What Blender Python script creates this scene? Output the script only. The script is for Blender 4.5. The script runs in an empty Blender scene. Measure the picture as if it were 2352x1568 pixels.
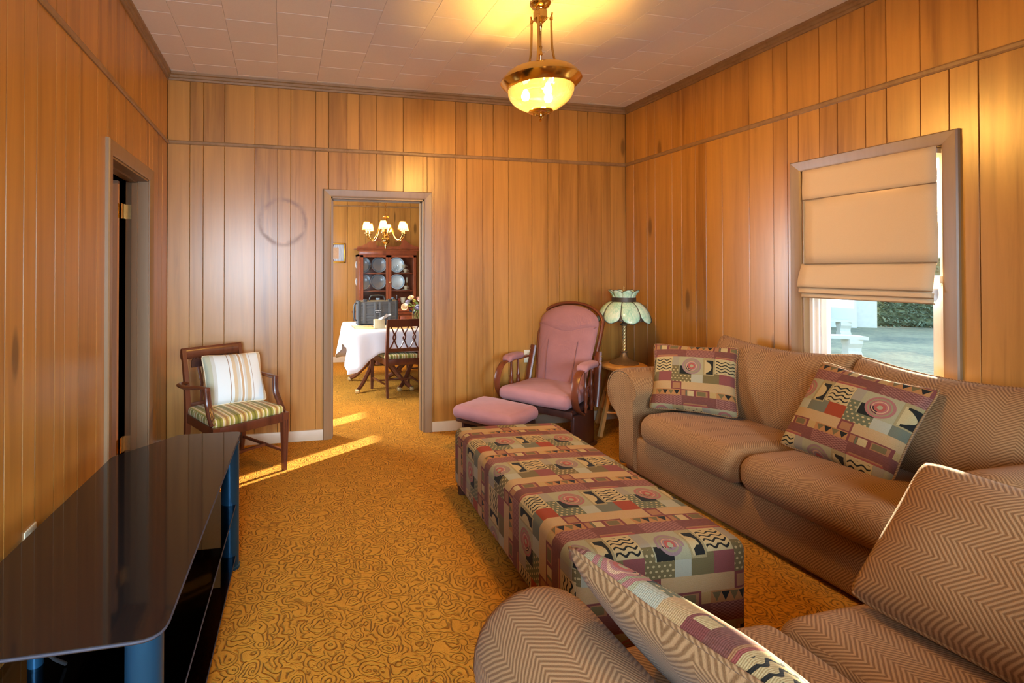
import bpy, bmesh, math, random
from math import pi, sin, cos, sqrt, atan2, radians
from mathutils import Vector, Matrix, Euler

random.seed(7)
scene = bpy.context.scene
COL = scene.collection

# ------------------------------------------------------------------ camera
W, D, H = 4.1317, 4.3553, 2.9881          # living room: width, far wall, ceiling
cam_data = bpy.data.cameras.new('camera')
cam = bpy.data.objects.new('camera', cam_data)
COL.objects.link(cam)
cam_data.sensor_fit = 'HORIZONTAL'
cam_data.sensor_width = 36.0
cam_data.lens = 1178.178 * 36.0 / 2352.0
cam_data.shift_x = 261.7 / 2352.0
cam_data.shift_y = -(784.0 - 609.912) / 2352.0
cam_data.clip_start = 0.02
cam_data.clip_end = 200
cam.location = (0.8922, 0.0, 1.4183)
cam.rotation_euler = (pi / 2 + 0.0091, 0, -0.2213)
scene.camera = cam

# ------------------------------------------------------------------ exposure, sky, sun, window daylight
vs = scene.view_settings
vs.view_transform = 'Standard'
vs.look = 'None'
vs.exposure = 0.0
vs.gamma = 1.0
vs.use_curve_mapping = False
scene.cycles.max_bounces = 10
scene.cycles.diffuse_bounces = 5
scene.cycles.glossy_bounces = 4
scene.cycles.transmission_bounces = 8
scene.cycles.transparent_max_bounces = 16
scene.cycles.caustics_reflective = False
scene.cycles.caustics_refractive = False
scene.cycles.sample_clamp_indirect = 6.0

world = bpy.data.worlds.new('sky')
scene.world = world
world.use_nodes = True
wn = world.node_tree
bg = wn.nodes['Background']
sky = wn.nodes.new('ShaderNodeTexSky')
sky.sky_type = 'NISHITA'
sky.sun_disc = False
sky.sun_elevation = radians(9.5)
sky.sun_rotation = radians(57)
wn.links.new(sky.outputs[0], bg.inputs[0])
bg.inputs[1].default_value = 1.4

def add_light(name, kind, loc, energy, color, rot=(0, 0, 0), **kw):
    l = bpy.data.lights.new(name, kind)
    l.energy = energy
    l.color = color
    for k, v in kw.items():
        setattr(l, k, v)
    o = bpy.data.objects.new(name, l)
    o.location = loc
    o.rotation_euler = rot
    COL.objects.link(o)
    return o

SUN_AZ, SUN_EL = radians(33.0), radians(9.5)
sun = add_light('sun', 'SUN', (8, 8, 6), 48.0, (1.0, 0.80, 0.52), angle=radians(0.6))
_d = Vector((-cos(SUN_AZ) * cos(SUN_EL), -sin(SUN_AZ) * cos(SUN_EL), -sin(SUN_EL)))
sun.rotation_euler = _d.to_track_quat('-Z', 'Y').to_euler()
DAY = (0.62, 0.80, 1.0)
# daylight of the open sky in the two windows of the wall behind the camera
add_light('window_daylight', 'AREA', (0.43, -1.36, 1.50), 105.0, DAY, (pi / 2 - radians(22), 0, 0), shape='RECTANGLE', size=0.9, size_y=1.2, spread=radians(112))
add_light('window_daylight', 'AREA', (2.75, -1.36, 1.50), 55.0, DAY, (pi / 2 - radians(22), 0, 0), shape='RECTANGLE', size=0.9, size_y=1.2, spread=radians(112))
add_light('window_daylight', 'AREA', (-0.06, 5.85, 1.45), 170.0, (0.86, 0.93, 1.0), (0, -pi / 2, 0), shape='RECTANGLE', size=1.1, size_y=1.1)
LAMP = (1.0, 0.565, 0.13)
PENDANT_W, CHANDELIER_W = 270.0, 66.0

# ------------------------------------------------------------------ mesh builder
def vec(*a):
    return Vector(a)

class B:
    """collects faces with uvs (metres) and links them as one mesh object"""
    def __init__(s):
        s.v, s.f, s.uv, s.T = [], [], [], None
    def add(s, verts, faces, uvs=None):
        n = len(s.v)
        vv = [Vector(p) for p in verts]
        for i, f in enumerate(faces):
            s.f.append(tuple(n + k for k in f))
            if uvs is not None:
                s.uv.append([tuple(q) for q in uvs[i]])
            else:
                a, b, c = vv[f[0]], vv[f[1]], vv[f[2]]
                nn = (b - a).cross(c - a)
                ax = max(range(3), key=lambda k: abs(nn[k]))
                o = [(1, 2), (0, 2), (0, 1)][ax]
                s.uv.append([(vv[k][o[0]], vv[k][o[1]]) for k in f])
        if s.T is not None:
            vv = [s.T @ p for p in vv]
        s.v += vv
        return s
    def box(s, x0, x1, y0, y1, z0, z1):
        v = [(x, y, z) for z in (z0, z1) for y in (y0, y1) for x in (x0, x1)]
        return s.add(v, [(0, 2, 3, 1), (4, 5, 7, 6), (0, 1, 5, 4), (2, 6, 7, 3), (0, 4, 6, 2), (1, 3, 7, 5)])
    def rbox(s, c, h, r, n=2, seg=(1, 1, 1), fn=None):
        """rounded box: centre, half sizes, corner radius, fn displaces a point given its unit coordinates"""
        r = min(r, *[k * 0.999 for k in h])
        ax = []
        for k in range(3):
            e = [-(h[k] - r) - r * (1 - i / n) for i in range(n)]
            m = [-(h[k] - r) + 2 * (h[k] - r) * i / seg[k] for i in range(seg[k] + 1)]
            ax.append(e + m + [-q for q in reversed(e)])
        vid, V, F, U = {}, [], [], []
        def pt(p):
            q = Vector([max(-(h[k] - r), min(h[k] - r, p[k])) for k in range(3)])
            d = Vector(p) - q
            if d.length > 1e-9:
                m = max(abs(d[k]) for k in range(3))
                o = q + d.normalized() * r
            else:
                o = q
            key = tuple(round(t, 5) for t in p)
            if key not in vid:
                if fn:
                    o = fn(o, (p[0] / h[0], p[1] / h[1], p[2] / h[2]))
                vid[key] = len(V)
                V.append(o + Vector(c))
            return vid[key]
        for k in range(3):
            a, b_ = (k + 1) % 3, (k + 2) % 3
            for sg in (-1, 1):
                for i in range(len(ax[a]) - 1):
                    for j in range(len(ax[b_]) - 1):
                        qs = [(i, j), (i + 1, j), (i + 1, j + 1), (i, j + 1)]
                        if sg < 0:
                            qs.reverse()
                        ids, uv = [], []
                        for (ii, jj) in qs:
                            p = [0, 0, 0]
                            p[k], p[a], p[b_] = sg * h[k], ax[a][ii], ax[b_][jj]
                            ids.append(pt(p))
                            g = {a: p[a], b_: p[b_]}
                            if k == 2:
                                uv.append((p[0] + c[0], p[1] + c[1]))
                            elif k == 0:
                                uv.append((p[1] + c[1], p[2] + c[2] + h[0] * 0))
                            else:
                                uv.append((p[0] + c[0], p[2] + c[2]))
                        F.append(ids)
                        U.append(uv)
        return s.add(V, F, U)
    def tube(s, path, r, n=8, caps=True, closed=False, flat=None):
        P = [Vector(p) for p in path]
        m = len(P)
        rr = r if isinstance(r, (list, tuple)) else [r] * m
        V, F, U, L = [], [], [], 0.0
        up = None
        for i in range(m):
            if closed:
                t = P[(i + 1) % m] - P[i - 1]
            else:
                t = P[min(i + 1, m - 1)] - P[max(i - 1, 0)]
            t.normalize()
            if up is None:
                up = Vector((0, 0, 1)) if abs(t.z) < 0.9 else Vector((0, 1, 0))
                if flat is not None:
                    up = Vector(flat[2])
            if flat is not None:
                up = Vector(flat[2])
            x = up.cross(t)
            if x.length < 1e-6:
                x = Vector((1, 0, 0)).cross(t)
            x.normalize()
            y = t.cross(x)
            if flat is None:
                up = y
            for k in range(n):
                a = 2 * pi * (k + 0.5) / n
                fx, fy = (1, 1) if flat is None else flat[:2]
                V.append(P[i] + x * cos(a) * rr[i] * fx + y * sin(a) * rr[i] * fy)
        segs = m if closed else m - 1
        for i in range(segs):
            j = (i + 1) % m
            l = (P[j] - P[i]).length
            for k in range(n):
                k2 = (k + 1) % n
                F.append((i * n + k, i * n + k2, j * n + k2, j * n + k))
                w = 2 * pi * rr[i]
                U.append([(k / n * w, L), ((k + 1) / n * w, L), ((k + 1) / n * w, L + l), (k / n * w, L + l)])
            L += l
        if caps and not closed:
            F.append(tuple(reversed(range(n))))
            U.append([(0, 0)] * n)
            F.append(tuple((m - 1) * n + k for k in range(n)))
            U.append([(0, 0)] * n)
        return s.add(V, F, U)
    def lathe(s, prof, n=24, c=(0, 0, 0), rib=None):
        """profile of (radius, z) turned about the vertical through c; rib(angle, i) scales the radius"""
        V, F, U = [], [], []
        m = len(prof)
        L = [0.0]
        for i in range(1, m):
            L.append(L[-1] + math.hypot(prof[i][0] - prof[i - 1][0], prof[i][1] - prof[i - 1][1]))
        for i, (r, z) in enumerate(prof):
            for k in range(n):
                a = 2 * pi * k / n
                q = max(r, 1e-5) * (rib(a, i) if rib else 1)
                V.append((c[0] + q * cos(a), c[1] + q * sin(a), c[2] + z))
        R = max(r for r, z in prof)
        for i in range(m - 1):
            for k in range(n):
                k2 = (k + 1) % n
                F.append((i * n + k, i * n + k2, (i + 1) * n + k2, (i + 1) * n + k))
                u0, u1 = 2 * pi * R * k / n, 2 * pi * R * (k + 1) / n
                U.append([(u0, L[i]), (u1, L[i]), (u1, L[i + 1]), (u0, L[i + 1])])
        return s.add(V, F, U)
    def prism(s, poly, d0, d1, m=lambda a, b, d: (a, b, d)):
        """outline (a, b) given depth from d0 to d1; m maps (a, b, d) to space"""
        n = len(poly)
        V = [m(a, b, d0) for a, b in poly] + [m(a, b, d1) for a, b in poly]
        F, U, L = [], [], 0.0
        for i in range(n):
            j = (i + 1) % n
            l = math.hypot(poly[j][0] - poly[i][0], poly[j][1] - poly[i][1])
            F.append((i, j, n + j, n + i))
            U.append([(d0, L), (d0, L + l), (d1, L + l), (d1, L)])
            L += l
        F.append(tuple(reversed(range(n))))
        U.append([poly[i] for i in reversed(range(n))])
        F.append(tuple(range(n, 2 * n)))
        U.append(list(poly))
        return s.add(V, F, U)
    def grid(s, P, U=None, wrap=False):
        """rows of points"""
        R, C = len(P), len(P[0])
        V = [p for row in P for p in row]
        F, UV = [], []
        for i in range(R - 1):
            for j in range(C if wrap else C - 1):
                j2 = (j + 1) % C
                q = [(i, j), (i, j2), (i + 1, j2), (i + 1, j)]
                F.append([a * C + b_ for a, b_ in q])
                if U:
                    UV.append([U[a][b_] for a, b_ in q])
        return s.add(V, F, UV if U else None)
    def build(s, name, mat, parent=None, smooth=35, fix=True, **props):
        me = bpy.data.meshes.new(name)
        me.from_pydata([tuple(p) for p in s.v], [], s.f)
        ul = me.uv_layers.new(name='UVMap')
        flat = [c for f in s.uv for q in f for c in q]
        ul.data.foreach_set('uv', flat)
        if fix:
            bm = bmesh.new()
            bm.from_mesh(me)
            bmesh.ops.recalc_face_normals(bm, faces=bm.faces)
            bm.to_mesh(me)
            bm.free()
        if smooth:
            me.polygons.foreach_set('use_smooth', [True] * len(me.polygons))
            me.set_sharp_from_angle(angle=radians(smooth))
        me.materials.append(mat)
        o = bpy.data.objects.new(name, me)
        COL.objects.link(o)
        if parent is not None:
            o.parent = parent
        for k, v in props.items():
            o[k] = v
        return o

def thing(name, label, cat, loc=(0, 0, 0), rot=(0, 0, 0), group=None):
    o = bpy.data.objects.new(name, None)
    o.empty_display_size = 0.1
    COL.objects.link(o)
    o.location = loc
    o.rotation_euler = rot
    o['label'] = label
    o['category'] = cat
    if group:
        o['group'] = group
    return o

def tag(o, label, cat, group=None):
    o['label'] = label
    o['category'] = cat
    if group:
        o['group'] = group
    return o

def struct(b, name, mat, parent=None, **k):
    o = b.build(name, mat, parent, **k)
    if parent is None:
        o['kind'] = 'structure'
    return o

def copy_tree(o, parent=None):
    c = o.copy()
    COL.objects.link(c)
    if parent is not None:
        c.parent = parent
    for ch in list(o.children):
        copy_tree(ch, c)
    return c

def arc(cx, cy, r, a0, a1, n):
    return [(cx + r * cos(a0 + (a1 - a0) * i / n), cy + r * sin(a0 + (a1 - a0) * i / n)) for i in range(n + 1)]

def spline(pts, n=6):
    """catmull-rom through points"""
    P = [Vector(p) for p in pts]
    out = []
    for i in range(len(P) - 1):
        p0, p1, p2, p3 = P[max(i - 1, 0)], P[i], P[i + 1], P[min(i + 2, len(P) - 1)]
        for k in range(n):
            t = k / n
            out.append(0.5 * ((2 * p1) + (p2 - p0) * t + (2 * p0 - 5 * p1 + 4 * p2 - p3) * t * t + (3 * p1 - p0 - 3 * p2 + p3) * t ** 3))
    out.append(P[-1])
    return out

def T(loc=(0, 0, 0), rot=(0, 0, 0)):
    return Matrix.Translation(loc) @ Euler(rot).to_matrix().to_4x4()

# ------------------------------------------------------------------ materials
class X:
    """tiny expression helper over Math nodes"""
    nt = None
    def __init__(s, k):
        s.k = k
    @staticmethod
    def m(op, a, b=None, c=None):
        n = X.nt.nodes.new('ShaderNodeMath')
        n.operation = op
        for i, q in enumerate((a, b, c)):
            if q is None:
                continue
            if isinstance(q, X):
                X.nt.links.new(q.k, n.inputs[i])
            else:
                n.inputs[i].default_value = q
        return X(n.outputs[0])
    def __add__(a, b): return X.m('ADD', a, b)
    def __sub__(a, b): return X.m('SUBTRACT', a, b)
    def __rsub__(a, b): return X.m('SUBTRACT', b, a)
    def __mul__(a, b): return X.m('MULTIPLY', a, b)
    def __truediv__(a, b): return X.m('DIVIDE', a, b)
    def __gt__(a, b): return X.m('GREATER_THAN', a, b)
    def __lt__(a, b): return X.m('LESS_THAN', a, b)
    def fl(a): return X.m('FLOOR', a)
    def fr(a): return X.m('FRACT', a)
    def sin(a): return X.m('SINE', a)
    def abs(a): return X.m('ABSOLUTE', a)
    def sat(a):
        q = X.m('ADD', a, 0.0)
        q.k.node.use_clamp = True
        return q
    def mx(a, b): return X.m('MAXIMUM', a, b)
    __radd__ = __add__
    __rmul__ = __mul__

def inr(a, lo, hi):
    return (a > lo) * (a < hi)

class Mat:
    def __init__(s, name, rough=0.5, metal=0.0, spec=0.5, **kw):
        s.m = bpy.data.materials.new(name)
        s.m.use_nodes = True
        s.nt = s.m.node_tree
        s.p = s.nt.nodes['Principled BSDF']
        s.p.inputs['Roughness'].default_value = rough
        s.p.inputs['Metallic'].default_value = metal
        s.p.inputs['Specular IOR Level'].default_value = spec
        for k, v in kw.items():
            s.p.inputs[k.replace('_', ' ')].default_value = v
        X.nt = s.nt
    def node(s, t, **kw):
        n = s.nt.nodes.new('ShaderNode' + t)
        for k, v in kw.items():
            setattr(n, k, v)
        return n
    def link(s, a, b):
        s.nt.links.new(a.k if isinstance(a, X) else a, b)
    def setin(s, n, name, v):
        if isinstance(v, (X,)) or hasattr(v, 'is_linked'):
            s.link(v, n.inputs[name])
        else:
            n.inputs[name].default_value = v
    def coord(s, kind='Object', scale=(1, 1, 1), add=None):
        if kind == 'World':
            src = s.node('NewGeometry').outputs['Position']
        else:
            src = s.node('TexCoord').outputs[kind]
        mp = s.node('Mapping')
        mp.inputs['Scale'].default_value = scale
        s.link(src, mp.inputs['Vector'])
        if add is not None:
            va = s.node('VectorMath', operation='ADD')
            s.link(mp.outputs[0], va.inputs[0])
            s.link(add, va.inputs[1])
            return va.outputs[0]
        return mp.outputs[0]
    def noise(s, v, scale=5, detail=3, rough=0.5, dist=0.0):
        n = s.node('TexNoise')
        s.link(v, n.inputs['Vector'])
        for k, q in (('Scale', scale), ('Detail', detail), ('Roughness', rough), ('Distortion', dist)):
            n.inputs[k].default_value = q
        return X(n.outputs[0])
    def ramp(s, fac, stops):
        n = s.node('ValToRGB')
        e = n.color_ramp.elements
        while len(e) > 1:
            e.remove(e[-1])
        for i, (p, c) in enumerate(stops):
            q = e[0] if i == 0 else e.new(p)
            q.position = p
            q.color = (*c[:3], 1)
        s.link(fac, n.inputs[0])
        return n.outputs[0]
    def mix(s, fac, a, b, blend='MIX'):
        n = s.node('Mix', data_type='RGBA', blend_type=blend)
        for i, q in ((0, fac), (6, a), (7, b)):
            if isinstance(q, (tuple, list)):
                n.inputs[i].default_value = (*q[:3], 1)
            elif isinstance(q, (int, float)):
                n.inputs[i].default_value = q
            else:
                s.link(q, n.inputs[i])
        return n.outputs[2]
    def bump(s, h, strength=0.3, dist=0.01, normal=None):
        n = s.node('Bump')
        n.inputs['Strength'].default_value = strength
        n.inputs['Distance'].default_value = dist
        s.link(h, n.inputs['Height'])
        if normal is not None:
            s.link(normal, n.inputs['Normal'])
        s.link(n.outputs[0], s.p.inputs['Normal'])
        return n.outputs[0]
    def color(s, c):
        if isinstance(c, (tuple, list)):
            s.p.inputs['Base Color'].default_value = (*c[:3], 1)
        else:
            s.link(c, s.p.inputs['Base Color'])
        return s
    def uv(s):
        sp = s.node('SeparateXYZ')
        s.link(s.node('TexCoord').outputs['UV'], sp.inputs[0])
        return X(sp.outputs[0]), X(sp.outputs[1])

def plain(name, c, rough=0.5, metal=0.0, var=0.12, scale=14, bump=0.0, bscale=60, kind='Object', **kw):
    m = Mat(name, rough, metal, **kw)
    n = m.noise(m.coord(kind), scale, 4)
    m.color(m.mix(n, tuple(q * (1 - var) for q in c), tuple(min(1, q * (1 + var)) for q in c)))
    if bump:
        m.bump(m.noise(m.coord(kind), bscale, 3), bump, 0.004)
    return m.m

def wood(name, light, dark, rough=0.35, scale=(26, 26, 1.4), knots=False, kind='Object', ring=None, rnd=0.55, gain=1.0, **kw):
    m = Mat(name, rough, **kw)
    oi = m.node('ObjectInfo')
    R = X(oi.outputs['Random'])
    cb = m.node('CombineXYZ')
    for i in range(3):
        m.link(R * (37.0 + 11 * i), cb.inputs[i])
    v = m.coord(kind, scale, cb.outputs[0])
    g = m.noise(v, 1.0, 5, 0.6, 0.8)
    v2 = m.coord(kind, tuple(q * 0.16 for q in scale), cb.outputs[0])
    g2 = m.noise(v2, 1.3, 3, 0.55, 1.2)
    f = ((g - 0.5) * 1.1 * gain + (g2 - 0.5) * 1.5 * gain + (R - 0.5) * rnd + 0.5).sat()
    c = m.ramp(f, [(0.0, dark), (0.45, tuple(0.62 * a + 0.38 * b for a, b in zip(light, dark))), (1.0, light)])
    if knots:
        vv = m.coord(kind, (4.2, 4.2, 1.15), cb.outputs[0])
        vo = m.node('TexVoronoi')
        m.link(vv, vo.inputs['Vector'])
        vo.inputs['Scale'].default_value = 1.0
        sp = m.node('SeparateColor')
        m.link(vo.outputs['Color'], sp.inputs[0])
        k = ((1.0 - X(vo.outputs['Distance']) * 8.0) * 2.2).sat() * (X(sp.outputs[0]) > 0.45)
        c = m.mix(k * 0.7, c, tuple(q * 0.35 for q in dark))
        # long darker heartwood streaks
        s3 = m.noise(m.coord(kind, (7, 7, 0.5), cb.outputs[0]), 1.0, 2, 0.5, 0.6)
        c = m.mix(((s3 - 0.60) * 5.0).sat() * 0.6, c, tuple(q * 0.8 for q in dark))
    if ring:
        sp = m.node('SeparateXYZ')
        m.link(m.node('NewGeometry').outputs['Position'], sp.inputs[0])
        x, z = X(sp.outputs[0]), X(sp.outputs[2])
        wob = m.noise(m.coord('World', (1, 1, 1)), 9.0, 4, 0.6)
        for cx, cz, r, th, st in ring:
            dx, dz = x - cx, z - cz
            d = X.m('SQRT', dx * dx + dz * dz) + (wob - 0.5) * 0.06
            k = (1.0 - (d - r).abs() * (1.0 / th)).sat() * ((wob - 0.28) * 4.0).sat()
            c = m.mix(k * st, c, (0.17, 0.065, 0.018))
            m.link(k * (st * 0.12) + rough, m.p.inputs['Roughness'])
    m.color(c)
    m.bump(g, 0.05, 0.002)
    return m.m

def herringbone(name, light=(0.355, 0.200, 0.088), dark=(0.152, 0.072, 0.026), w=0.06, p=0.0125, swap=False):
    m = Mat(name, 0.95, spec=0.15)
    m.p.inputs['Sheen Weight'].default_value = 0.05
    m.p.inputs['Sheen Roughness'].default_value = 0.5
    u, v = m.uv()
    if swap:
        u, v = v, u
    nv = m.noise(m.coord('Object'), 40, 2)
    tri = ((u / (2 * w)).fr() * 2.0 - 1.0).abs() * w
    ph = (v + tri * 0.85 + (nv - 0.5) * 0.004) / p
    s = (ph * (2 * pi)).sin() * 0.7 + 0.5
    fine = m.noise(m.coord('UV', (700, 700, 700)), 1, 2)
    big = m.noise(m.coord('Object'), 5, 2)
    f = (s.sat() * 0.78 + (fine - 0.5) * 0.9 + (big - 0.5) * 0.25 + 0.12).sat()
    m.color(m.mix(f, dark, light))
    m.bump(s.sat() * 0.6 + fine * 0.6, 0.35, 0.0025)
    return m.m

def tapestry(name, du=0.0, dv=0.0, U=0.355, V=0.325, turned=False):
    m = Mat(name, 0.92, spec=0.15)
    m.p.inputs['Sheen Weight'].default_value = 0.03
    u, v = m.uv()
    if turned:
        u, v = v, u
    v = (v + dv) / V
    r = v.fl()
    t = 1.0 - v.fr()
    par = (r * 0.5).fr() * 2.0                      # 0 / 1 alternating rows
    P = (u + du) / U + par * 0.5
    ph = P.fr()
    sg = ((P + 0.5).fr() - 0.5)                     # signed, -0.5 .. 0.5, circle at 0
    TAN, MAR, RED, OLI = (0.378, 0.242, 0.086), (0.097, 0.034, 0.019), (0.260, 0.045, 0.014), (0.139, 0.105, 0.040)
    GRN, CRM, BLK, PNK, GRY = (0.113, 0.119, 0.061), (0.420, 0.316, 0.144), (0.015, 0.015, 0.011), (0.294, 0.139, 0.058), (0.235, 0.201, 0.101)
    SAL, LGT = (0.353, 0.164, 0.054), (0.294, 0.267, 0.148)
    fine = m.noise(m.coord('UV', (420, 900, 1)), 1, 2)
    fine2 = m.noise(m.coord('UV', (60, 300, 1)), 1, 2)
    col = [TAN]
    def put(mask, c):
        col[0] = m.mix(mask, col[0], c)
    # band E : maroon with checker
    E = t < 0.18
    put(E, m.mix(fine2, MAR, (0.21, 0.075, 0.06)))
    chk = (((u * 90.0).fr() - 0.5) * ((v * V * 90.0 + (u * 90.0).fl() * 0.5).fr() - 0.5)) > 0.0
    inE = inr(sg, -0.106, 0.354)
    put(E * inE * chk, (0.27, 0.12, 0.09))
    put(inr(t, 0.135, 0.155) * inr(ph, 0.38, 0.75), PNK)
    put(inr(t, 0.155, 0.18) * inr(ph, 0.37, 0.76), (0.26, 0.065, 0.05))
    # band A : waves, plain strip, circle, crescent
    A = inr(t, 0.18, 0.56)
    put(A, GRY)
    wv = inr(ph, 0.372, 0.668)
    put(A * wv, CRM)
    y = (t - 0.245) * V
    wy = (y + (u * (2 * pi / 0.0454)).sin() * 0.0052) / 0.0215
    put(inr(t, 0.212, 0.505) * inr(ph, 0.385, 0.655) * (wy.fr() < 0.34), BLK)
    st = inr(ph, 0.673, 0.788)
    put(A * st, m.mix(fine, GRY, (0.29, 0.25, 0.21)))
    cb = inr(sg, -0.212, 0.185)
    put(A * cb, LGT)
    put(inr(sg, -0.197, 0.0) * inr(t, 0.385, 0.575), BLK)
    dx, dy = sg * U, (t - 0.38) * V
    d = X.m('SQRT', dx * dx + dy * dy)
    low = inr(sg, -0.2, 0.0) * (t > 0.385)
    put(d < 0.055, m.mix(par, (0.30, 0.12, 0.10), (0.24, 0.15, 0.135)))
    put(inr(d, 0.039, 0.045), GRY)
    put(inr(d, 0.031, 0.035) * low, BLK)
    put(inr(d, 0.027, 0.031), (0.46, 0.27, 0.15))
    put(inr(d, 0.022, 0.026) * low, BLK)
    put(d < 0.021, (0.33, 0.08, 0.06))
    put(d < 0.0105, LGT)
    cr = inr(ph, 0.19, 0.36) * A
    put(cr, m.mix(fine, CRM, OLI))
    ex, ey = (ph - 0.205) * U, (t - 0.385) * V
    e = X.m('SQRT', ex * ex + ey * ey)
    put(inr(ph, 0.21, 0.345) * inr(t, 0.235, 0.535), CRM)
    put(inr(ph, 0.235, 0.345) * inr(t, 0.235, 0.535) * (e > 0.040), BLK)
    # band B : blocks and dots
    Bm = inr(t, 0.56, 0.72)
    Bw = inr(t, 0.515, 0.72)
    put(Bm * inr(ph, 0.0, 0.185), m.mix(fine, LGT, (0.36, 0.36, 0.29)))
    put(Bw * inr(ph, 0.185, 0.44) * ((ph > 0.36) + Bm).sat(), m.mix(par, m.mix(fine, GRN, (0.14, 0.135, 0.10)), OLI))
    put(Bw * inr(ph, 0.44, 0.673), m.mix(par, RED, (0.20, 0.06, 0.05)))
    dots = (inr(t, 0.38, 0.72) * st + Bm * (ph > 0.673)).sat()
    put(dots, m.mix(par, GRN, OLI))
    gx, gy = (ph - 0.673) * (U / 0.0225), t * (V / 0.0185)
    gx = gx + (gy.fl() * 0.5).fr()
    gx, gy = gx.fr() - 0.5, gy.fr() - 0.5
    put(dots * ((gx * gx + gy * gy) < 0.055), CRM)
    # band C : tan with a small outlined square
    C = inr(t, 0.72, 0.89)
    put(C, m.mix(fine2, TAN, (0.42, 0.27, 0.14)))
    put(C * inr(ph, 0.673, 0.845), (0.165, 0.045, 0.035))
    put(inr(t, 0.75, 0.865) * inr(ph, 0.697, 0.822), PNK)
    # band D : triangles and outlined boxes
    Dm = t > 0.885
    put(Dm * inr(ph, 0.40, 0.835), SAL)
    k = (ph - 0.42) / 0.1
    kk = k.fr()
    tri = ((kk - 0.5).abs() * 2.0) < (1.0 - (t - 0.90) / 0.09)
    put(inr(t, 0.90, 0.99) * inr(ph, 0.42, 0.82) * tri, m.mix((k.fl() * 0.5).fr() > 0.25, OLI, BLK))
    Db = t > 0.875
    put(Db * inr(sg, -0.175, 0.295), (0.165, 0.045, 0.035))
    De = t > 0.895
    put(De * inr(sg, -0.15, -0.09), PNK)
    put(De * inr(sg, -0.085, -0.06), GRN)
    put(De * inr(sg, -0.055, 0.045), CRM)
    put(De * inr(sg, 0.085, 0.265), PNK)
    put(inr(t, 0.905, 0.985) * inr(sg, 0.10, 0.235), OLI)
    c = m.mix(((fine - 0.5) * 2.4 + 0.42).sat() * 0.75, col[0], (0.52, 0.50, 0.46), 'MULTIPLY')
    m.color(c)
    ribs = (v * V * (2 * pi / 0.0035)).sin()
    m.bump(ribs * 0.3 + fine, 0.25, 0.002)
    return m.m

def carpet_mat():
    m = Mat('gold_carpet', 0.95, spec=0.1)
    m.p.inputs['Sheen Weight'].default_value = 0.03
    co = m.coord('World')
    n1 = m.node('TexNoise')
    m.link(co, n1.inputs['Vector'])
    n1.inputs['Scale'].default_value = 9
    n1.inputs['Detail'].default_value = 2
    va = m.node('VectorMath', operation='SCALE')
    m.link(n1.outputs['Color'], va.inputs[0])
    va.inputs['Scale'].default_value = 0.075
    ad = m.node('VectorMath', operation='ADD')
    m.link(co, ad.inputs[0])
    m.link(va.outputs[0], ad.inputs[1])
    brk = m.noise(co, 24, 3)
    hs = []
    for sc, off in ((12.5, 0.0), (15.0, 7.3)):
        v2 = m.node('TexVoronoi', feature='F1')
        of = m.node('VectorMath', operation='ADD')
        m.link(ad.outputs[0], of.inputs[0])
        of.inputs[1].default_value = (off, off * 0.7, 0)
        m.link(of.outputs[0], v2.inputs['Vector'])
        v2.inputs['Scale'].default_value = sc
        f = (X(v2.outputs['Distance']) * (0.36 * sc) + (brk - 0.5) * 0.55).fr()
        hs.append(((f - 0.5).abs() * 5.5 - 0.15).sat())
    sel = ((m.noise(co, 13, 2) - 0.5) * 9.0 + 0.5).sat()
    groove = hs[0] * sel + hs[1] * (1.0 - sel)
    groove = (groove + (brk - 0.55) * 0.9).sat()
    pile = m.noise(co, 420, 2, 0.6)
    big = m.noise(co, 2.2, 3)
    h = groove * 0.9 + pile * 0.5
    base = m.mix(big, (0.72, 0.297, 0.024), (0.82, 0.365, 0.038))
    c = m.mix((groove * 0.75 + (pile - 0.5) * 1.5 + 0.22).sat(), (0.30, 0.118, 0.010), base)
    m.color(c)
    m.bump(h, 1.0, 0.014)
    return m.m

def glass_mat(name, tint=(1, 1, 1), gloss=0.08, rough=0.02, fres=1.45):
    m = bpy.data.materials.new(name)
    m.use_nodes = True
    nt = m.node_tree
    nt.nodes.clear()
    out = nt.nodes.new('ShaderNodeOutputMaterial')
    tr = nt.nodes.new('ShaderNodeBsdfTransparent')
    tr.inputs[0].default_value = (*tint, 1)
    gl = nt.nodes.new('ShaderNodeBsdfGlossy')
    gl.inputs['Roughness'].default_value = rough
    fr = nt.nodes.new('ShaderNodeFresnel')
    fr.inputs[0].default_value = fres
    mx = nt.nodes.new('ShaderNodeMixShader')
    ge = nt.nodes.new('ShaderNodeNewGeometry')
    mm = nt.nodes.new('ShaderNodeMath'); mm.operation = 'MULTIPLY'
    mi = nt.nodes.new('ShaderNodeMath'); mi.operation = 'SUBTRACT'; mi.inputs[0].default_value = 1.0
    nt.links.new(ge.outputs['Backfacing'], mi.inputs[1])
    nt.links.new(fr.outputs[0], mm.inputs[0]); nt.links.new(mi.outputs[0], mm.inputs[1])
    nt.links.new(mm.outputs[0], mx.inputs[0])
    nt.links.new(tr.outputs[0], mx.inputs[1])
    nt.links.new(gl.outputs[0], mx.inputs[2])
    nt.links.new(mx.outputs[0], out.inputs[0])
    return m

def glow_mat(name, c, strength):
    m = Mat(name, 0.6)
    n = m.noise(m.coord('Object'), 8, 2)
    m.color(tuple(min(1, q) for q in c))
    m.link(m.mix(n, tuple(q * 0.92 for q in c), c), m.p.inputs['Emission Color'])
    m.p.inputs['Emission Strength'].default_value = strength
    return m.m

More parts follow.
